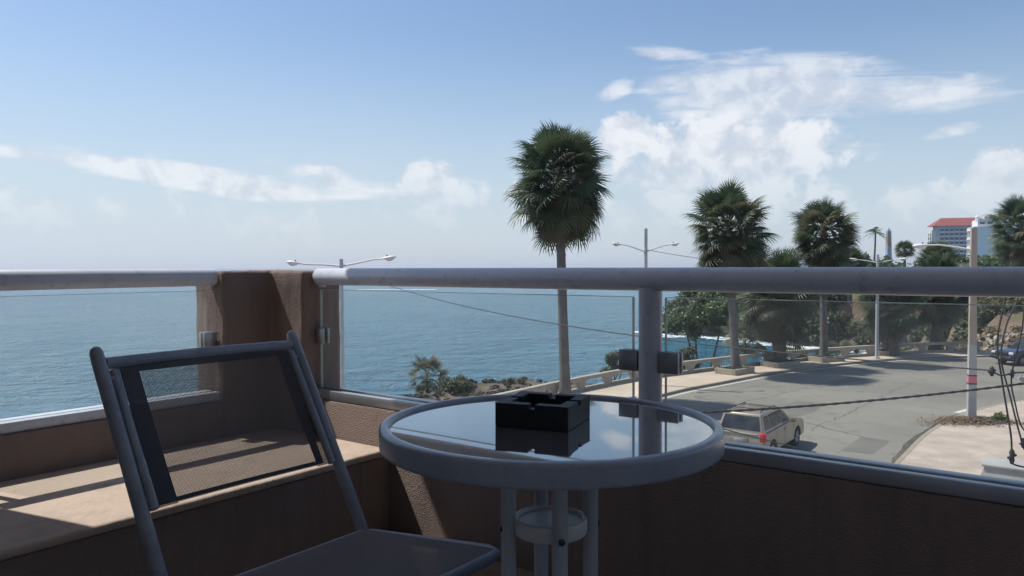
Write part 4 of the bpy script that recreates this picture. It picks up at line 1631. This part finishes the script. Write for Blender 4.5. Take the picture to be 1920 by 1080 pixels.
def coconut(label, x, y, z0, h, size, seed):
    rnd = random.Random(seed)
    t = thing('coconut_palm', label, 'palm tree', (x, y, z0))
    pts = [(0.6 * math.sin(q * 1.3), 0, h * q) for q in np.linspace(0, 1, 9)]
    MB().tube(pts, [.32 - .12 * q for q in np.linspace(0, 1, 9)], 8).build('trunk', 'palm_trunk', t, 180)
    mb = MB()
    top = Vector(pts[-1])
    for k in range(22):
        th = R(rnd.uniform(15, 110))
        ph = k * 2.4
        d = Vector((math.sin(th) * math.cos(ph), math.sin(th) * math.sin(ph), math.cos(th)))
        side = d.cross(Vector((0, 0, 1))).normalized()
        L = size * rnd.uniform(.85, 1.1)
        prev = None
        for i in range(15):
            q = i / 14
            p = top + d * L * q - Vector((0, 0, 1)) * L * .55 * q ** 2
            w = L * .24 * math.sin(math.pi * min(1, q * .9 + .1)) + .02
            if i % 1 == 0 and 0 < i < 15:
                for s in (-1, 1):
                    e = p + side * s * w - Vector((0, 0, 1)) * w * .45 + d * w * .5
                    b = p + d * L * .05
                    mb.add([p, b, e], [(0, 1, 2)])
            prev = p
    me = bpy.data.meshes.new('crown')
    me.from_pydata(mb.v, [], mb.f)
    me.materials.append(MATS['frond_far'])
    link('crown', me, t)


coconut('slim coconut palm with feathery leaves, rising over the far wood', 94, 200, 3, 12.5, 3.2, 3)


def far_palm(label, x, y, z0, h, size, seed, n=60):
    rnd = random.Random(seed)
    t = thing('fan_palm', label, 'palm tree', (x, y, z0), 0, 'distant fan palms')
    MB().tube([(0, 0, 0), (0, 0, h)], [.35, .28], 8).build('trunk', 'palm_trunk', t, 180)
    vs, fs = [], []
    for k in range(n):
        th = R(5) + R(125) * ((k + .5) / n) ** .8
        ph = k * 2.39996 + rnd.uniform(-.2, .2)
        src = rnd.choice(FR['green'])
        d = Vector((math.sin(th) * math.cos(ph), math.sin(th) * math.sin(ph), math.cos(th)))
        z = (Vector((0, 0, 1)) - d * d.z)
        z = z.normalized() if z.length > .05 else Vector((1, 0, 0))
        M = Matrix((d.cross(z), d, z)).transposed() * size
        b = len(vs)
        vs += [(M @ q.co + Vector((0, 0, h))) for q in src.vertices]
        fs += [tuple(i + b for i in f.vertices) for f in src.polygons]
    me = bpy.data.meshes.new('crown')
    me.from_pydata([tuple(q) for q in vs], [], fs)
    me.materials.append(MATS['frond_far'])
    link('crown', me, t)


far_palm('small dark round-headed palm left of the red-roofed hotel', 92, 180, 2, 8.4, 1.05, 5)
far_palm('green fan palm crown showing just over the handrail, below the white apartment block', 66, 119, 2, 5.6, 1.35, 6)
far_palm('low fan palm head over the handrail, right of the upright promenade palm', 48, 109, 1.5, 5.8, 1.0, 7)

# ------------------------------------------------------------------ street lamps


def lamp_head(parent, base, d, tilt=0.12, s=1.0, mat='lamp_white'):
    """cobra head from base along horizontal direction d"""
    d = Vector((d[0], d[1], 0)).normalized()
    side = Vector((-d.y, d.x, 0))
    upv = Vector((0, 0, 1))
    prof = [(0.0, .035, .035), (.10, .05, .05), (.22, .10, .075), (.38, .145, .095), (.55, .155, .10), (.68, .12, .085), (.76, .05, .04), (.78, .01, .01)]
    vs, fs = [], []
    n = 12
    for (x, w, h) in prof:
        for k in range(n):
            a = 2 * math.pi * k / n
            zz = math.sin(a) * h
            if zz < 0:
                zz *= .55
            vs.append(Vector(base) + s * (d * x + side * (math.cos(a) * w) + upv * (zz + tilt * x)))
    for i in range(len(prof) - 1):
        for k in range(n):
            fs.append((i * n + k, i * n + (k + 1) % n, (i + 1) * n + (k + 1) % n, (i + 1) * n + k))
    h = MB().add(vs, fs).build('lamp_head', mat, parent, 60)
    # glass bowl
    vs, fs = [], []
    for (q, r) in ((0, 1), (.35, .93), (.7, .7), (.95, .3), (1, .02)):
        for k in range(12):
            a = 2 * math.pi * k / 12
            vs.append(Vector(base) + s * (d * (.46 + .22 * r * math.cos(a)) + side * (.13 * r * math.sin(a)) + upv * (-.025 - .12 * q + tilt * .46)))
    for i in range(4):
        for k in range(12):
            fs.append((i * 12 + k, i * 12 + (k + 1) % 12, i * 12 + 12 + (k + 1) % 12, i * 12 + 12 + k))
    MB().add(vs, fs).build('bowl', 'lamp_bowl', h, 60)
    c = Vector(base) + s * (d * .35 + upv * (.10 + tilt * .35))
    MB().tube([c - upv * .03, c + upv * .04 * s, c + upv * .05 * s], [.035 * s, .035 * s, .02 * s], 8).build('photocell', 'black_trim', h, 40)


def street_lamp(label, x, y, h, arm_z, a, reach, rise, rbase=.09, rtop=.07, head=1.0, head_up=(0, 0)):
    t = thing('street_lamp', label, 'street lamp', (x, y, 0.12), 0, 'double-armed street lamps on the promenade')
    MB().tube([(0, 0, 0), (0, 0, h)], [rbase, rtop], 12).build('pole', 'lamp_metal', t, 50)
    MB().tube([(0, 0, 0), (0, 0, .12), (0, 0, .16)], [.2, .2, .1], 12).build('base', 'lamp_metal', t, 40)
    for s, hu in zip((-1, 1), head_up):
        d = Vector((math.cos(a) * s, math.sin(a) * s, 0))
        p = [Vector((0, 0, arm_z)) + d * .05, Vector((0, 0, arm_z + rise * .5 + hu * .4)) + d * reach * .45, Vector((0, 0, arm_z + rise * .92 + hu)) + d * reach * .82,
             Vector((0, 0, arm_z + rise + hu)) + d * reach]
        arm = MB().tube(p, [.04, .033, .03, .03], 8).build('arm', 'lamp_white', t, 50)
        lamp_head(arm, p[-1], d, s=head)
    return t


street_lamp('double-armed street lamp whose two heads show above the corner pillar', -6.33, 28.5, 7.30 - .12, 6.92, 0.0, 1.42, 0.20, head=.80, head_up=(-.12, .05))
street_lamp('double-armed street lamp right of the tall palm, pole rising above its arms', 7.75, 44.5, 9.05, 7.72, R(8), 1.35, 0.38, rbase=.11, rtop=.10, head=.85)
street_lamp('slim double-armed street lamp farther along the promenade, between short palms', 26.85, 56.4, 7.65, 7.08, R(-25), 1.25, 0.20, rbase=.13, rtop=.09, head=.9)

# ------------------------------------------------------------------ utility pole, cables
t = thing('utility_pole', 'square concrete utility pole with a pink band, on the near pavement', 'pole', (20.3, 33.8, 0.12), R(-18))


def taper_box(mb, w0, w1, z0, z1):
    v = [(sx * w0, sy * w0, z0) for sy in (-1, 1) for sx in (-1, 1)] + [(sx * w1, sy * w1, z1) for sy in (-1, 1) for sx in (-1, 1)]
    mb.add(v, [(0, 2, 3, 1), (4, 5, 7, 6), (0, 1, 5, 4), (2, 6, 7, 3), (0, 4, 6, 2), (1, 3, 7, 5)])
    return mb


def pw_at(z):
    return .165 - .0066 * z


taper_box(MB(), pw_at(0), pw_at(2.55), 0, 2.55).build('whitewashed_foot', 'pole_whitewash', t)
taper_box(MB(), pw_at(2.55) + .006, pw_at(3.35) + .006, 2.552, 3.35).build('whitewashed_shaft', 'pole_whitewash', t)
taper_box(MB(), pw_at(3.35), pw_at(8.5), 3.352, 8.5).build('upper_shaft', 'pole_concrete', t)
taper_box(MB(), pw_at(1.6) + .011, pw_at(2.0) + .011, 1.68, 1.98).build('pink_band', 'pink_band', t)
taper_box(MB(), pw_at(1.6) + .014, pw_at(1.7) + .014, 1.62, 1.678).build('dark_band', 'dark_band', t)
taper_box(MB(), pw_at(1.99) + .014, pw_at(2.05) + .014, 1.982, 2.04).build('dark_band', 'dark_band', t)
arm = MB().tube([(-.1, 0, 7.55), (-.7, 0, 7.68), (-1.35, 0, 7.78), (-1.7, 0, 7.77)], [.045, .04, .035, .035], 8).build('lamp_arm', 'lamp_white', t, 50)
lamp_head(arm, (-1.68, 0, 7.77), (-1, 0, 0), tilt=-.05, s=.95)


def cable(name, label, pts, r, sag=None, group='loose overhead cables', n=24, twist=0.0):
    """pts: polyline; sag adds a parabola between two ends"""
    if sag is not None:
        a, b = Vector(pts[0]), Vector(pts[1])
        pts = [a.lerp(b, q) - Vector((0, 0, 4 * sag * q * (1 - q))) for q in np.linspace(0, 1, n)]
    else:
        P = [Vector(p) for p in pts]
        out = []
        for i in range(len(P) - 1):
            p0, p1, p2, p3 = P[max(i - 1, 0)], P[i], P[i + 1], P[min(i + 2, len(P) - 1)]
            for k in range(6):
                q = k / 6
                out.append(0.5 * ((2 * p1) + (p2 - p0) * q + (2 * p0 - 5 * p1 + 4 * p2 - p3) * q * q + (3 * p1 - p0 - 3 * p2 + p3) * q ** 3))
        out.append(P[-1])
        pts = out
    rr = [r * (1 + twist * math.sin(i * 1.15)) for i in range(len(pts))] if twist else r
    o = MB().tube(pts, rr, 7).build(name, 'cable_black', None, 60)
    return tag(o, label, 'cable', group)


# steel service pole just outside the picture, and a short one behind the table
for (x, y, h, lab) in ((6.35, 9.0, 9.2, 'thin steel service pole just right of the view, holding loose cables'),
                       (1.35, 8.6, 5.42, 'short steel service pole hidden behind the table, holding a drop cable')):
    t = thing('service_pole', lab, 'pole', (x, y, 0.12), 0, 'steel service poles')
    MB().tube([(0, 0, 0), (0, 0, h)], [.06, .045], 12).build('shaft', 'lamp_metal', t, 50)
    MB().tube([(-.12, 0, h - .2), (.12, 0, h - .2)], .02, 8).build('bracket', 'lamp_metal', t, 50)

cable('overhead_cable', 'long thin cable sagging across the sea from the left street lamp', [(-6.3, 28.5, 6.95), (5.63, 9.0, 5.76)], .010, .50)
cable('overhead_cable', 'thick twisted cable crossing the road in front of the gold car', [(1.4, 8.55, 5.33), (6.3, 9.0, 5.64)], .0135, .06, n=190, twist=.2)
cable('overhead_cable', 'thin cable just above the thick one, ending over the gold car', [(1.36, 8.6, 5.46), (4.6, 12.4, 4.05)], .008, .02)
cable('overhead_cable', 'dangling cable with a knotted lower end at the right edge', [(5.86, 9.0, 6.85), (5.78, 9.0, 6.56), (5.70, 9.0, 6.1), (5.76, 9.0, 5.65), (5.84, 9.0, 5.2), (5.88, 9.0, 4.95), (5.89, 9.0, 4.72), (5.93, 9.02, 4.64), (6.2, 9.05, 4.58), (6.33, 9.0, 4.6)], .011)
cable('overhead_cable', 'dangling cable crossing the others at the right edge', [(6.05, 9.05, 6.85), (5.96, 9.05, 6.58), (5.82, 9.03, 6.28), (5.76, 9.02, 5.9), (5.86, 9.0, 5.45), (5.98, 9.0, 5.0), (6.06, 9.0, 4.8), (6.33, 9.0, 4.7)], .010)
cable('overhead_cable', 'inner dangling cable of the bundle at the right edge', [(6.0, 8.97, 6.85), (5.995, 8.97, 6.6), (5.96, 8.97, 6.2), (5.86, 8.98, 5.7), (5.90, 8.98, 5.4), (6.02, 8.98, 5.05), (6.33, 9.0, 4.95)], .009)
cable('overhead_cable', 'short jumper cable linking the splices at the right edge', [(5.63, 9.0, 5.76), (5.75, 9.0, 5.70), (5.9, 9.0, 5.73), (6.1, 9.0, 5.74), (6.33, 9.0, 5.8)], .010)
cable('overhead_cable', 'upper cable joining the dangling bundle to the service pole', [(5.86, 9.0, 6.85), (5.95, 9.02, 6.83), (6.05, 9.04, 6.86), (6.33, 9.0, 6.98)], .010)


def splice(label, p, r, l, mat='cable_black'):
    p = Vector(p)
    mb = MB().tube([p - Vector((0, 0, l)), p - Vector((0, 0, l * .5)), p, p + Vector((0, 0, l * .6)), p + Vector((0, 0, l))], [r * .5, r, r * .8, r, r * .4], 10)
    mb.tube([p + Vector((-r * 1.6, 0, -l * .2)), p + Vector((r * 1.6, 0, l * .2))], r * .55, 8)
    tag(mb.build('cable_splice', mat, None, 60), label, 'cable splice', 'splices on the loose cables')


splice('black splice where the long thin cable meets the jumper', (5.64, 9.0, 5.75), .026, .06)
splice('knotted black splice at the low end of the dangling cable', (5.89, 9.0, 4.74), .030, .09)
splice('black splice on the crossing dangling cable', (6.02, 9.0, 4.90), .024, .06)
splice('black splice in the middle of the jumper cable', (5.88, 9.0, 5.72), .022, .05)
splice('small white insulator at the right edge above the near kerb', (6.0, 9.0, 5.665), .030, .04, 'insulator')
cable('overhead_cable', 'faint cable from the second street lamp down towards the palms', [(7.75, 44.5, 7.95), (17.6, 52.6, 7.0)], .014, .12)

# ------------------------------------------------------------------ manhole, litter, grey cover
t = thing('manhole', 'round iron manhole in the road near the promenade kerb', 'manhole', (10.0, 40.5, 0.004))
MB().lathe([(.40, 0.0), (.50, 0.0), (.49, .018), (.41, .02)], 32, close=True).build('frame', 'kerb_concrete', t)
MB().lathe([(0, 0.001), (.39, .001), (.385, .012), (0, .014)], 32).build('cover', 'manhole_iron', t)


def litter():
    rnd = np.random.default_rng(9)
    n = 2600
    P = np.c_[20.2 + rnd.normal(0, .85, n) * 1.1, 33.6 + rnd.normal(0, .45, n), np.zeros(n)]
    r = np.hypot((P[:, 0] - 20.2) / 1.5, (P[:, 1] - 33.6) / .8)
    P[:, 2] = .13 + .22 * np.exp(-r * r) * rnd.random(n)
    d = rnd.normal(size=(n, 3)) * [1, 1, .35]
    d /= np.linalg.norm(d, axis=1)[:, None]
    e = np.cross(d, [0, 0, 1.0]) + rnd.normal(size=(n, 3)) * .2
    V = np.stack([P - d * .11, P + e * .02, P + d * .11, P - e * .02], 1).reshape(-1, 3)
    tag(leaf_obj('leaf_litter', 'leaf_litter', V, np.arange(4 * n).reshape(n, 4)), kind='stuff')


litter()
shrub('weed', 'small yellow-green weed at the foot of the utility pole', 'plant', 21.35, 33.7, .12, clumps_in(0, 0, .22, .3, .2, .12, 7, .16, 8), 500, .06, 'leaf_lime', 10, 4, sr=.015)

t = thing('concrete_bench', 'low grey concrete block on the pavement at the lower right edge', 'bench', (16.2, 24.3, .12), R(53))
mb = MB()
v = [(-.62, -1.1, 0), (.62, -1.1, 0), (.62, 1.1, 0), (-.62, 1.1, 0), (-.5, -.95, .42), (.5, -.95, .42), (.5, .95, .42), (-.5, .95, .42)]
mb.add(v, [(3, 2, 1, 0), (4, 5, 6, 7), (0, 1, 5, 4), (1, 2, 6, 5), (2, 3, 7, 6), (3, 0, 4, 7)])
mb.build('block', 'grey_cover', t)
MB().box(-.58, .58, -1.03, 1.03, .422, .50, .02).build('slab', 'grey_cover', t)

# ------------------------------------------------------------------ cars


def wheel(parent, x, y, side, r=.37, w=.24):
    pr = [(r * .62, -w / 2), (r * .93, -w / 2), (r, -w * .33), (r, w * .33), (r * .93, w / 2), (r * .62, w / 2)]
    o = link('wheel', None, parent, (x, y, r))
    o.rotation_euler = (R(90), 0, 0)
    MB().lathe(pr, 28, close=True).build('tyre', 'tyre', o, 40)
    q = -side * w / 2
    mb = MB().lathe([(0, q * .55), (r * .22, q * .6), (r * .24, q * .3), (r * .55, q * .25), (r * .615, q * .95), (r * .63, q * .95), (r * .63, -q * .8), (0, -q * .8)], 28)
    for k in range(5):
        a = k * 2 * math.pi / 5
        mb.tube([(r * .15 * math.cos(a), r * .15 * math.sin(a), q * .6), (r * .6 * math.cos(a), r * .6 * math.sin(a), q * .8)], .04, 6)
    mb.build('rim', 'rim_alloy', o, 40)


def suv(label, x, y, a, paint, trim):
    t = thing('parked_car' if False else 'car', label, 'car', (x, y, 0.0), a)
    W = .92
    wx = 1.43

    def arch(cx):
        return [(cx + .45 * math.cos(q), .36 + .45 * math.sin(q)) for q in np.linspace(0.0, math.pi, 11)]
    prof = [(-2.34, .42), (-2.39, .60), (-2.37, .85), (-2.31, 1.10), (.98, 1.13), (1.65, 1.08), (2.12, .99), (2.30, .84), (2.36, .62), (2.33, .40)]
    prof += [(wx + .45, .36)] + arch(wx)[1:-1] + [(wx - .45, .36), (-wx + .45, .36)] + arch(-wx)[1:-1] + [(-wx - .45, .36)]
    # body side: three stations for a rounded flank
    stations = [(-W, .0), (-W + .04, .0), (W - .04, .0), (W, .0)]
    n = len(prof)
    vs, fs = [], []
    for yy, ins in ((-W + .07, 1.0), (-W, .985), (-W, .94), (W, .94), (W, .985), (W - .07, 1.0)):
        pass
    ys = [(-W, .965), (-W + .08, 1.0), (W - .08, 1.0), (W, .965)]
    for yy, sc in ys:
        for (px, pz) in prof:
            vs.append((px * sc if abs(px) > 2.0 else px, yy, .75 + (pz - .75) * (sc if pz > .75 else 1)))
    for i in range(3):
        for k in range(n):
            k2 = (k + 1) % n
            fs.append((i * n + k, i * n + k2, (i + 1) * n + k2, (i + 1) * n + k))
    fs.append(tuple(range(n)))
    fs.append(tuple(3 * n + k for k in range(n - 1, -1, -1)))
    body = MB().add(vs, fs).build('body', paint, t, 28)
    MB().box(-2.0, 2.0, -W + .1, W - .1, .28, .80).build('underbody', 'underbody', body)
    # cabin
    base = [(-2.26, -.84), (.98, -.84), (.98, .84), (-2.26, .84)]
    roof = [(-2.02, -.68), (.05, -.68), (.05, .68), (-2.02, .68)]
    zb, zr = 1.085, 1.74
    v = [(*p, zb) for p in base] + [(*p, zr) for p in roof]
    bm = bmesh.new()
    bv = [bm.verts.new(p) for p in v]
    for f in ((3, 2, 1, 0), (4, 5, 6, 7), (0, 1, 5, 4), (1, 2, 6, 5), (2, 3, 7, 6), (3, 0, 4, 7)):
        bm.faces.new([bv[i] for i in f])
    bmesh.ops.bevel(bm, geom=[e for e in bm.edges if min(q.co.z for q in e.verts) > zb - .01 and max(q.co.z for q in e.verts) > 1.5], offset=.05, segments=3, profile=.5, affect='EDGES')
    MB().from_bm(bm).build('cabin', paint, t, 35)

    def on_face(i0, i1, j0, j1, s0, s1, t0, t1, off=.012, name='window', mat='car_glass', par=t, s0t=None, s1t=None):
        A, B, C, D = Vector(v[i0]), Vector(v[i1]), Vector(v[j1]), Vector(v[j0])
        nrm = (B - A).cross(D - A).normalized()
        ctr = Vector((-.8, 0, 1.4))
        if nrm.dot((A + C) / 2 - ctr) < 0:
            nrm = -nrm

        def P(s, q):
            return (A.lerp(B, s)).lerp(D.lerp(C, s), q)
        f = [P(s0, t0), P(s1, t0), P(s1 if s1t is None else s1t, t1), P(s0 if s0t is None else s0t, t1)]
        o_ = [p + nrm * off for p in f]
        i_ = [p - nrm * .02 for p in f]
        mb = MB().add(o_ + i_, [(0, 1, 2, 3), (7, 6, 5, 4), (0, 4, 5, 1), (1, 5, 6, 2), (2, 6, 7, 3), (3, 7, 4, 0)])
        return mb.build(name, mat, par)
    on_face(3, 0, 7, 4, .06, .94, .14, .86, name='rear_window')
    on_face(1, 2, 5, 6, .05, .95, .06, .90, name='windscreen')
    for (i0, i1, j0, j1) in ((0, 1, 4, 5), (3, 2, 7, 6)):
        on_face(i0, i1, j0, j1, .075, .255, .14, .84)
        on_face(i0, i1, j0, j1, .285, .565, .14, .86, s0t=.30, s1t=.60)
        on_face(i0, i1, j0, j1, .590, .930, .14, .86, s0t=.625, s1t=.885)
    # roof rack
    for s in (-1, 1):
        MB().tube([(-1.75, s * .56, 1.74), (-1.70, s * .56, 1.80), (-.25, s * .56, 1.80), (-.15, s * .56, 1.74)], .018, 8).build('roof_rail', 'black_trim', t, 50)
    for xx in (-1.35, -.6):
        MB().tube([(xx, -.56, 1.80), (xx, .56, 1.80)], .014, 8).build('roof_bar', 'black_trim', t, 50)
    for s in (-1, 1):
        MB().box(-2.375, -2.15, min(s * .74, s * .932), max(s * .74, s * .932), .82, 1.13, .03).build('tail_light', 'tail_red', t, 40)
        MB().box(2.13, 2.315, min(s * .56, s * .90), max(s * .56, s * .90), .74, .93, .03).build('headlight', 'headlamp', t, 40)
        m_ = MB().box(.62, .80, min(s * .90, s * 1.08), max(s * .90, s * 1.08), 1.08, 1.26, .03)
        m_.build('mirror', paint, t, 40)
        MB().box(-.18, -.02, min(s * .915, s * .935), max(s * .915, s * .935), .93, .965, .004).build('door_handle', 'black_trim', t)
        for xx in (-1.02, -.10, .92):
            MB().box(xx, xx + .012, min(s * .80, s * .9235), max(s * .80, s * .9235), .46, 1.06).build('door_gap', 'black_trim', t)
        MB().box(-.95, .95, min(s * .86, s * .935), max(s * .86, s * .935), .36, .46, .02).build('sill', trim, t, 40)
        for xx in (-wx, wx):
            wheel(t, xx, s * (W - .13), s)
    MB().box(-2.48, -2.28, -.88, .88, .42, .64, .05, 3).build('rear_bumper', trim, t, 40)
    MB().box(2.24, 2.46, -.88, .88, .40, .62, .05, 3).build('front_bumper', trim, t, 40)
    MB().box(2.26, 2.375, -.52, .52, .66, .90, .015).build('grille', 'black_trim', t, 40)
    p = MB().box(-2.412, -2.34, -.32, .32, .74, .93, .006).build('plate_recess', trim, t, 40)
    MB().box(-2.419, -2.405, -.17, .17, .76, .90, .003).build('number_plate', 'plate_white', t, 40)
    MB().box(-2.37, -2.30, -.66, .66, 1.055, 1.085, .006).build('trim_strip', 'silver_trim', t, 40)
    MB().box(2.452, 2.468, -.17, .17, .45, .57, .003).build('number_plate', 'plate_white', t, 40)
    return t


suv('gold estate car driving away on the near lane, red tail light', 9.45, 29.0, math.atan2(.8, .6), 'gold_paint', 'gold_paint')
suv('dark blue car at the right edge, facing the camera', 36.6, 54.2, R(192), 'blue_paint', 'black_trim')

# ------------------------------------------------------------------ far buildings


def windows(parent, name, mat, pts_fn, cols, rows, me):
    for i in range(cols):
        for j in range(rows):
            link(name, me, parent, pts_fn(i, j))


def red_hotel():
    t = thing('hotel', 'large hotel with red tiled roof on the skyline', 'building', (333, 600, 0), R(-14))
    # local: x to the right along the facade, y away, z up
    W, D, H = 36, 16, 37.5
    MB().box(0, W, 0, D, 0, H).build('wall', 'hotel_wall_shaded', t)  # blue-grey colour holds the shade of the front facade
    MB().box(-4.6, -.01, 1.5, D - 2, 0, H - 3.5).build('side_wing', 'hotel_wall_sunlit', t)  # cream colour holds the sunlight on the left side
    # roof
    z = H + .01
    v = [(-4.5, -1.5, z), (W + 1.5, -1.5, z), (W + 1.5, D + 1.5, z), (-4.5, D + 1.5, z), (3.5, 6, z + 6.4), (W - 6, 6, z + 6.4), (W - 6, D - 6, z + 6.4), (3.5, D - 6, z + 6.4)]
    MB().add(v, [(3, 2, 1, 0), (0, 1, 5, 4), (1, 2, 6, 5), (2, 3, 7, 6), (3, 0, 4, 7), (4, 5, 6, 7)]).build('roof', 'hotel_roof', t)
    win = MB().box(0, 2.3, -.25, -.02, 0, 1.7).mesh('window', 'hotel_glass')
    bal = MB().box(-.2, 2.5, -1.3, -.03, -1.1, -.15).mesh('balcony', 'hotel_white')
    for i in range(10):
        for j in range(9):
            p = (1.2 + i * 3.45, 0, 6.5 + j * 3.35)
            link('window', win, t, p)
            link('balcony', bal, t, p)
    bal2 = MB().box(-1.0, -.03, 0, 3.2, -1.0, -.1).mesh('balcony', 'hotel_white')
    win2 = MB().box(-.2, -.02, .3, 2.6, 0, 1.8).mesh('window', 'hotel_glass')
    for i in range(2):
        for j in range(8):
            p = (-4.6, 3.0 + i * 5.2, 6.5 + j * 3.35)
            link('balcony', bal2, t, p)
            link('window', win2, t, p)


def white_block():
    t = thing('apartment_block', 'white apartment block with gridded balconies, right of the red-roofed hotel', 'building', (241, 400, 0), R(-21))
    W, D, H = 13.5, 17, 27
    MB().box(0, W, 0, D, 0, H).build('wall', 'hotel_white', t)
    MB().box(1.2, W + 4.5, 1, D - 1, H + .01, H + 3.6).build('roof_house', 'hotel_white', t)
    MB().box(W + .01, W + 11, 1.5, D, 0, H + .0).build('right_wing', 'hotel_white', t)
    for x in (1.5, 5.0, 11.0, 13.5):
        MB().lathe([(0, 0), (.95, 0), (.95, 1.7), (.5, 2.1), (0, 2.2)], 16, (x, 4, H + 3.62)).build('water_tank', 'hotel_white', t, 40)
    win = MB().box(0, 2.0, -.2, -.02, 0, .8).mesh('window', 'hotel_glass')
    for j in range(5):
        link('window', win, t, (W - 2.4, 0, 4.5 + j * 4.6))
    link('window', MB().box(0, 2.0, -.22, -.021, -.8, 1.6).mesh('window', 'hotel_glass'), t, (W - 2.4, 0, 12.6))
    rw = MB().box(0, 2.2, -.2, -.02, 0, .9).mesh('window', 'hotel_glass')
    for i in range(4):
        link('window', rw, t, (2.2 + i * 3.6, 1.0, H + 1.3))
    # left side: recessed balcony bays behind a white grid
    bay = MB().box(-.12, -.02, 0, 3.4, 0, 2.7).mesh('balcony_bay', 'hotel_glass')
    fr = MB().box(-.9, -.03, -.35, .35, 0, H).mesh('fin', 'hotel_white')
    sl = MB().box(-1.0, -.031, 0, D, -.9, 0.1).mesh('balcony_front', 'hotel_white')
    for i in range(4):
        for j in range(5):
            link('balcony_bay', bay, t, (0, .5 + i * 4.1, 3.6 + j * 4.6))
    for i in range(5):
        link('fin', fr, t, (0, .36 + i * 4.05, 0))
    for j in range(6):
        link('balcony_front', sl, t, (0, 0, 3.0 + j * 4.6))
    bay2 = MB().box(0, 2.3, -.12, -.02, 0, 2.9).mesh('balcony_bay', 'hotel_glass')
    for i in range(3):
        for j in range(6):
            link('balcony_bay', bay2, t, (W + .8 + i * 3.4, 1.5, 2.2 + j * 4.0))


def obelisk():
    t = thing('obelisk', 'slim painted obelisk on the skyline between coconut palm and round palm', 'obelisk', (245, 500, 0))
    mb = MB()
    taper_box(mb, 1.7, 1.15, 0, 29)
    mb.build('shaft', 'mural', t)
    v = [(-1.15, -1.15, 29.01), (1.15, -1.15, 29.01), (1.15, 1.15, 29.01), (-1.15, 1.15, 29.01), (0, 0, 31.5)]
    MB().add(v, [(3, 2, 1, 0), (0, 1, 4), (1, 2, 4), (2, 3, 4), (3, 0, 4)]).build('tip', 'mural', t)


def tower():
    t = thing('round_tower', 'cream round tower with moulded cornice at the right edge', 'building', (62.4, 87.5, 1.4))
    MB().lathe([(3.0, 0), (3.0, 10.2)], 48).build('wall', 'tower_cream', t, 50)
    MB().lathe([(3.01, 10.21), (3.35, 10.35), (3.4, 10.6), (3.25, 10.8), (3.2, 11.05), (2.4, 11.3), (0, 11.45)], 48).build('cornice', 'tower_cream', t, 30)


red_hotel()
white_block()
obelisk()
tower()


# ------------------------------------------------------------------ sea air


def sea_air():
    m = new_mat('sea_air')
    t = NT(m)
    p = t.n('ShaderNodeVolumePrincipled')
    p.inputs['Color'].default_value = (0.86, 0.91, 1.0, 1)
    p.inputs['Density'].default_value = 0.00016
    p.inputs['Anisotropy'].default_value = 0.2
    o = t.n('ShaderNodeOutputMaterial')
    t.l(p.outputs[0], o.inputs['Volume'])
    mb = MB().box(-31000, 31000, -9500, 31000, -9.0, 56.0)
    tag(mb.build('haze', 'sea_air'), kind='stuff')


sea_air()
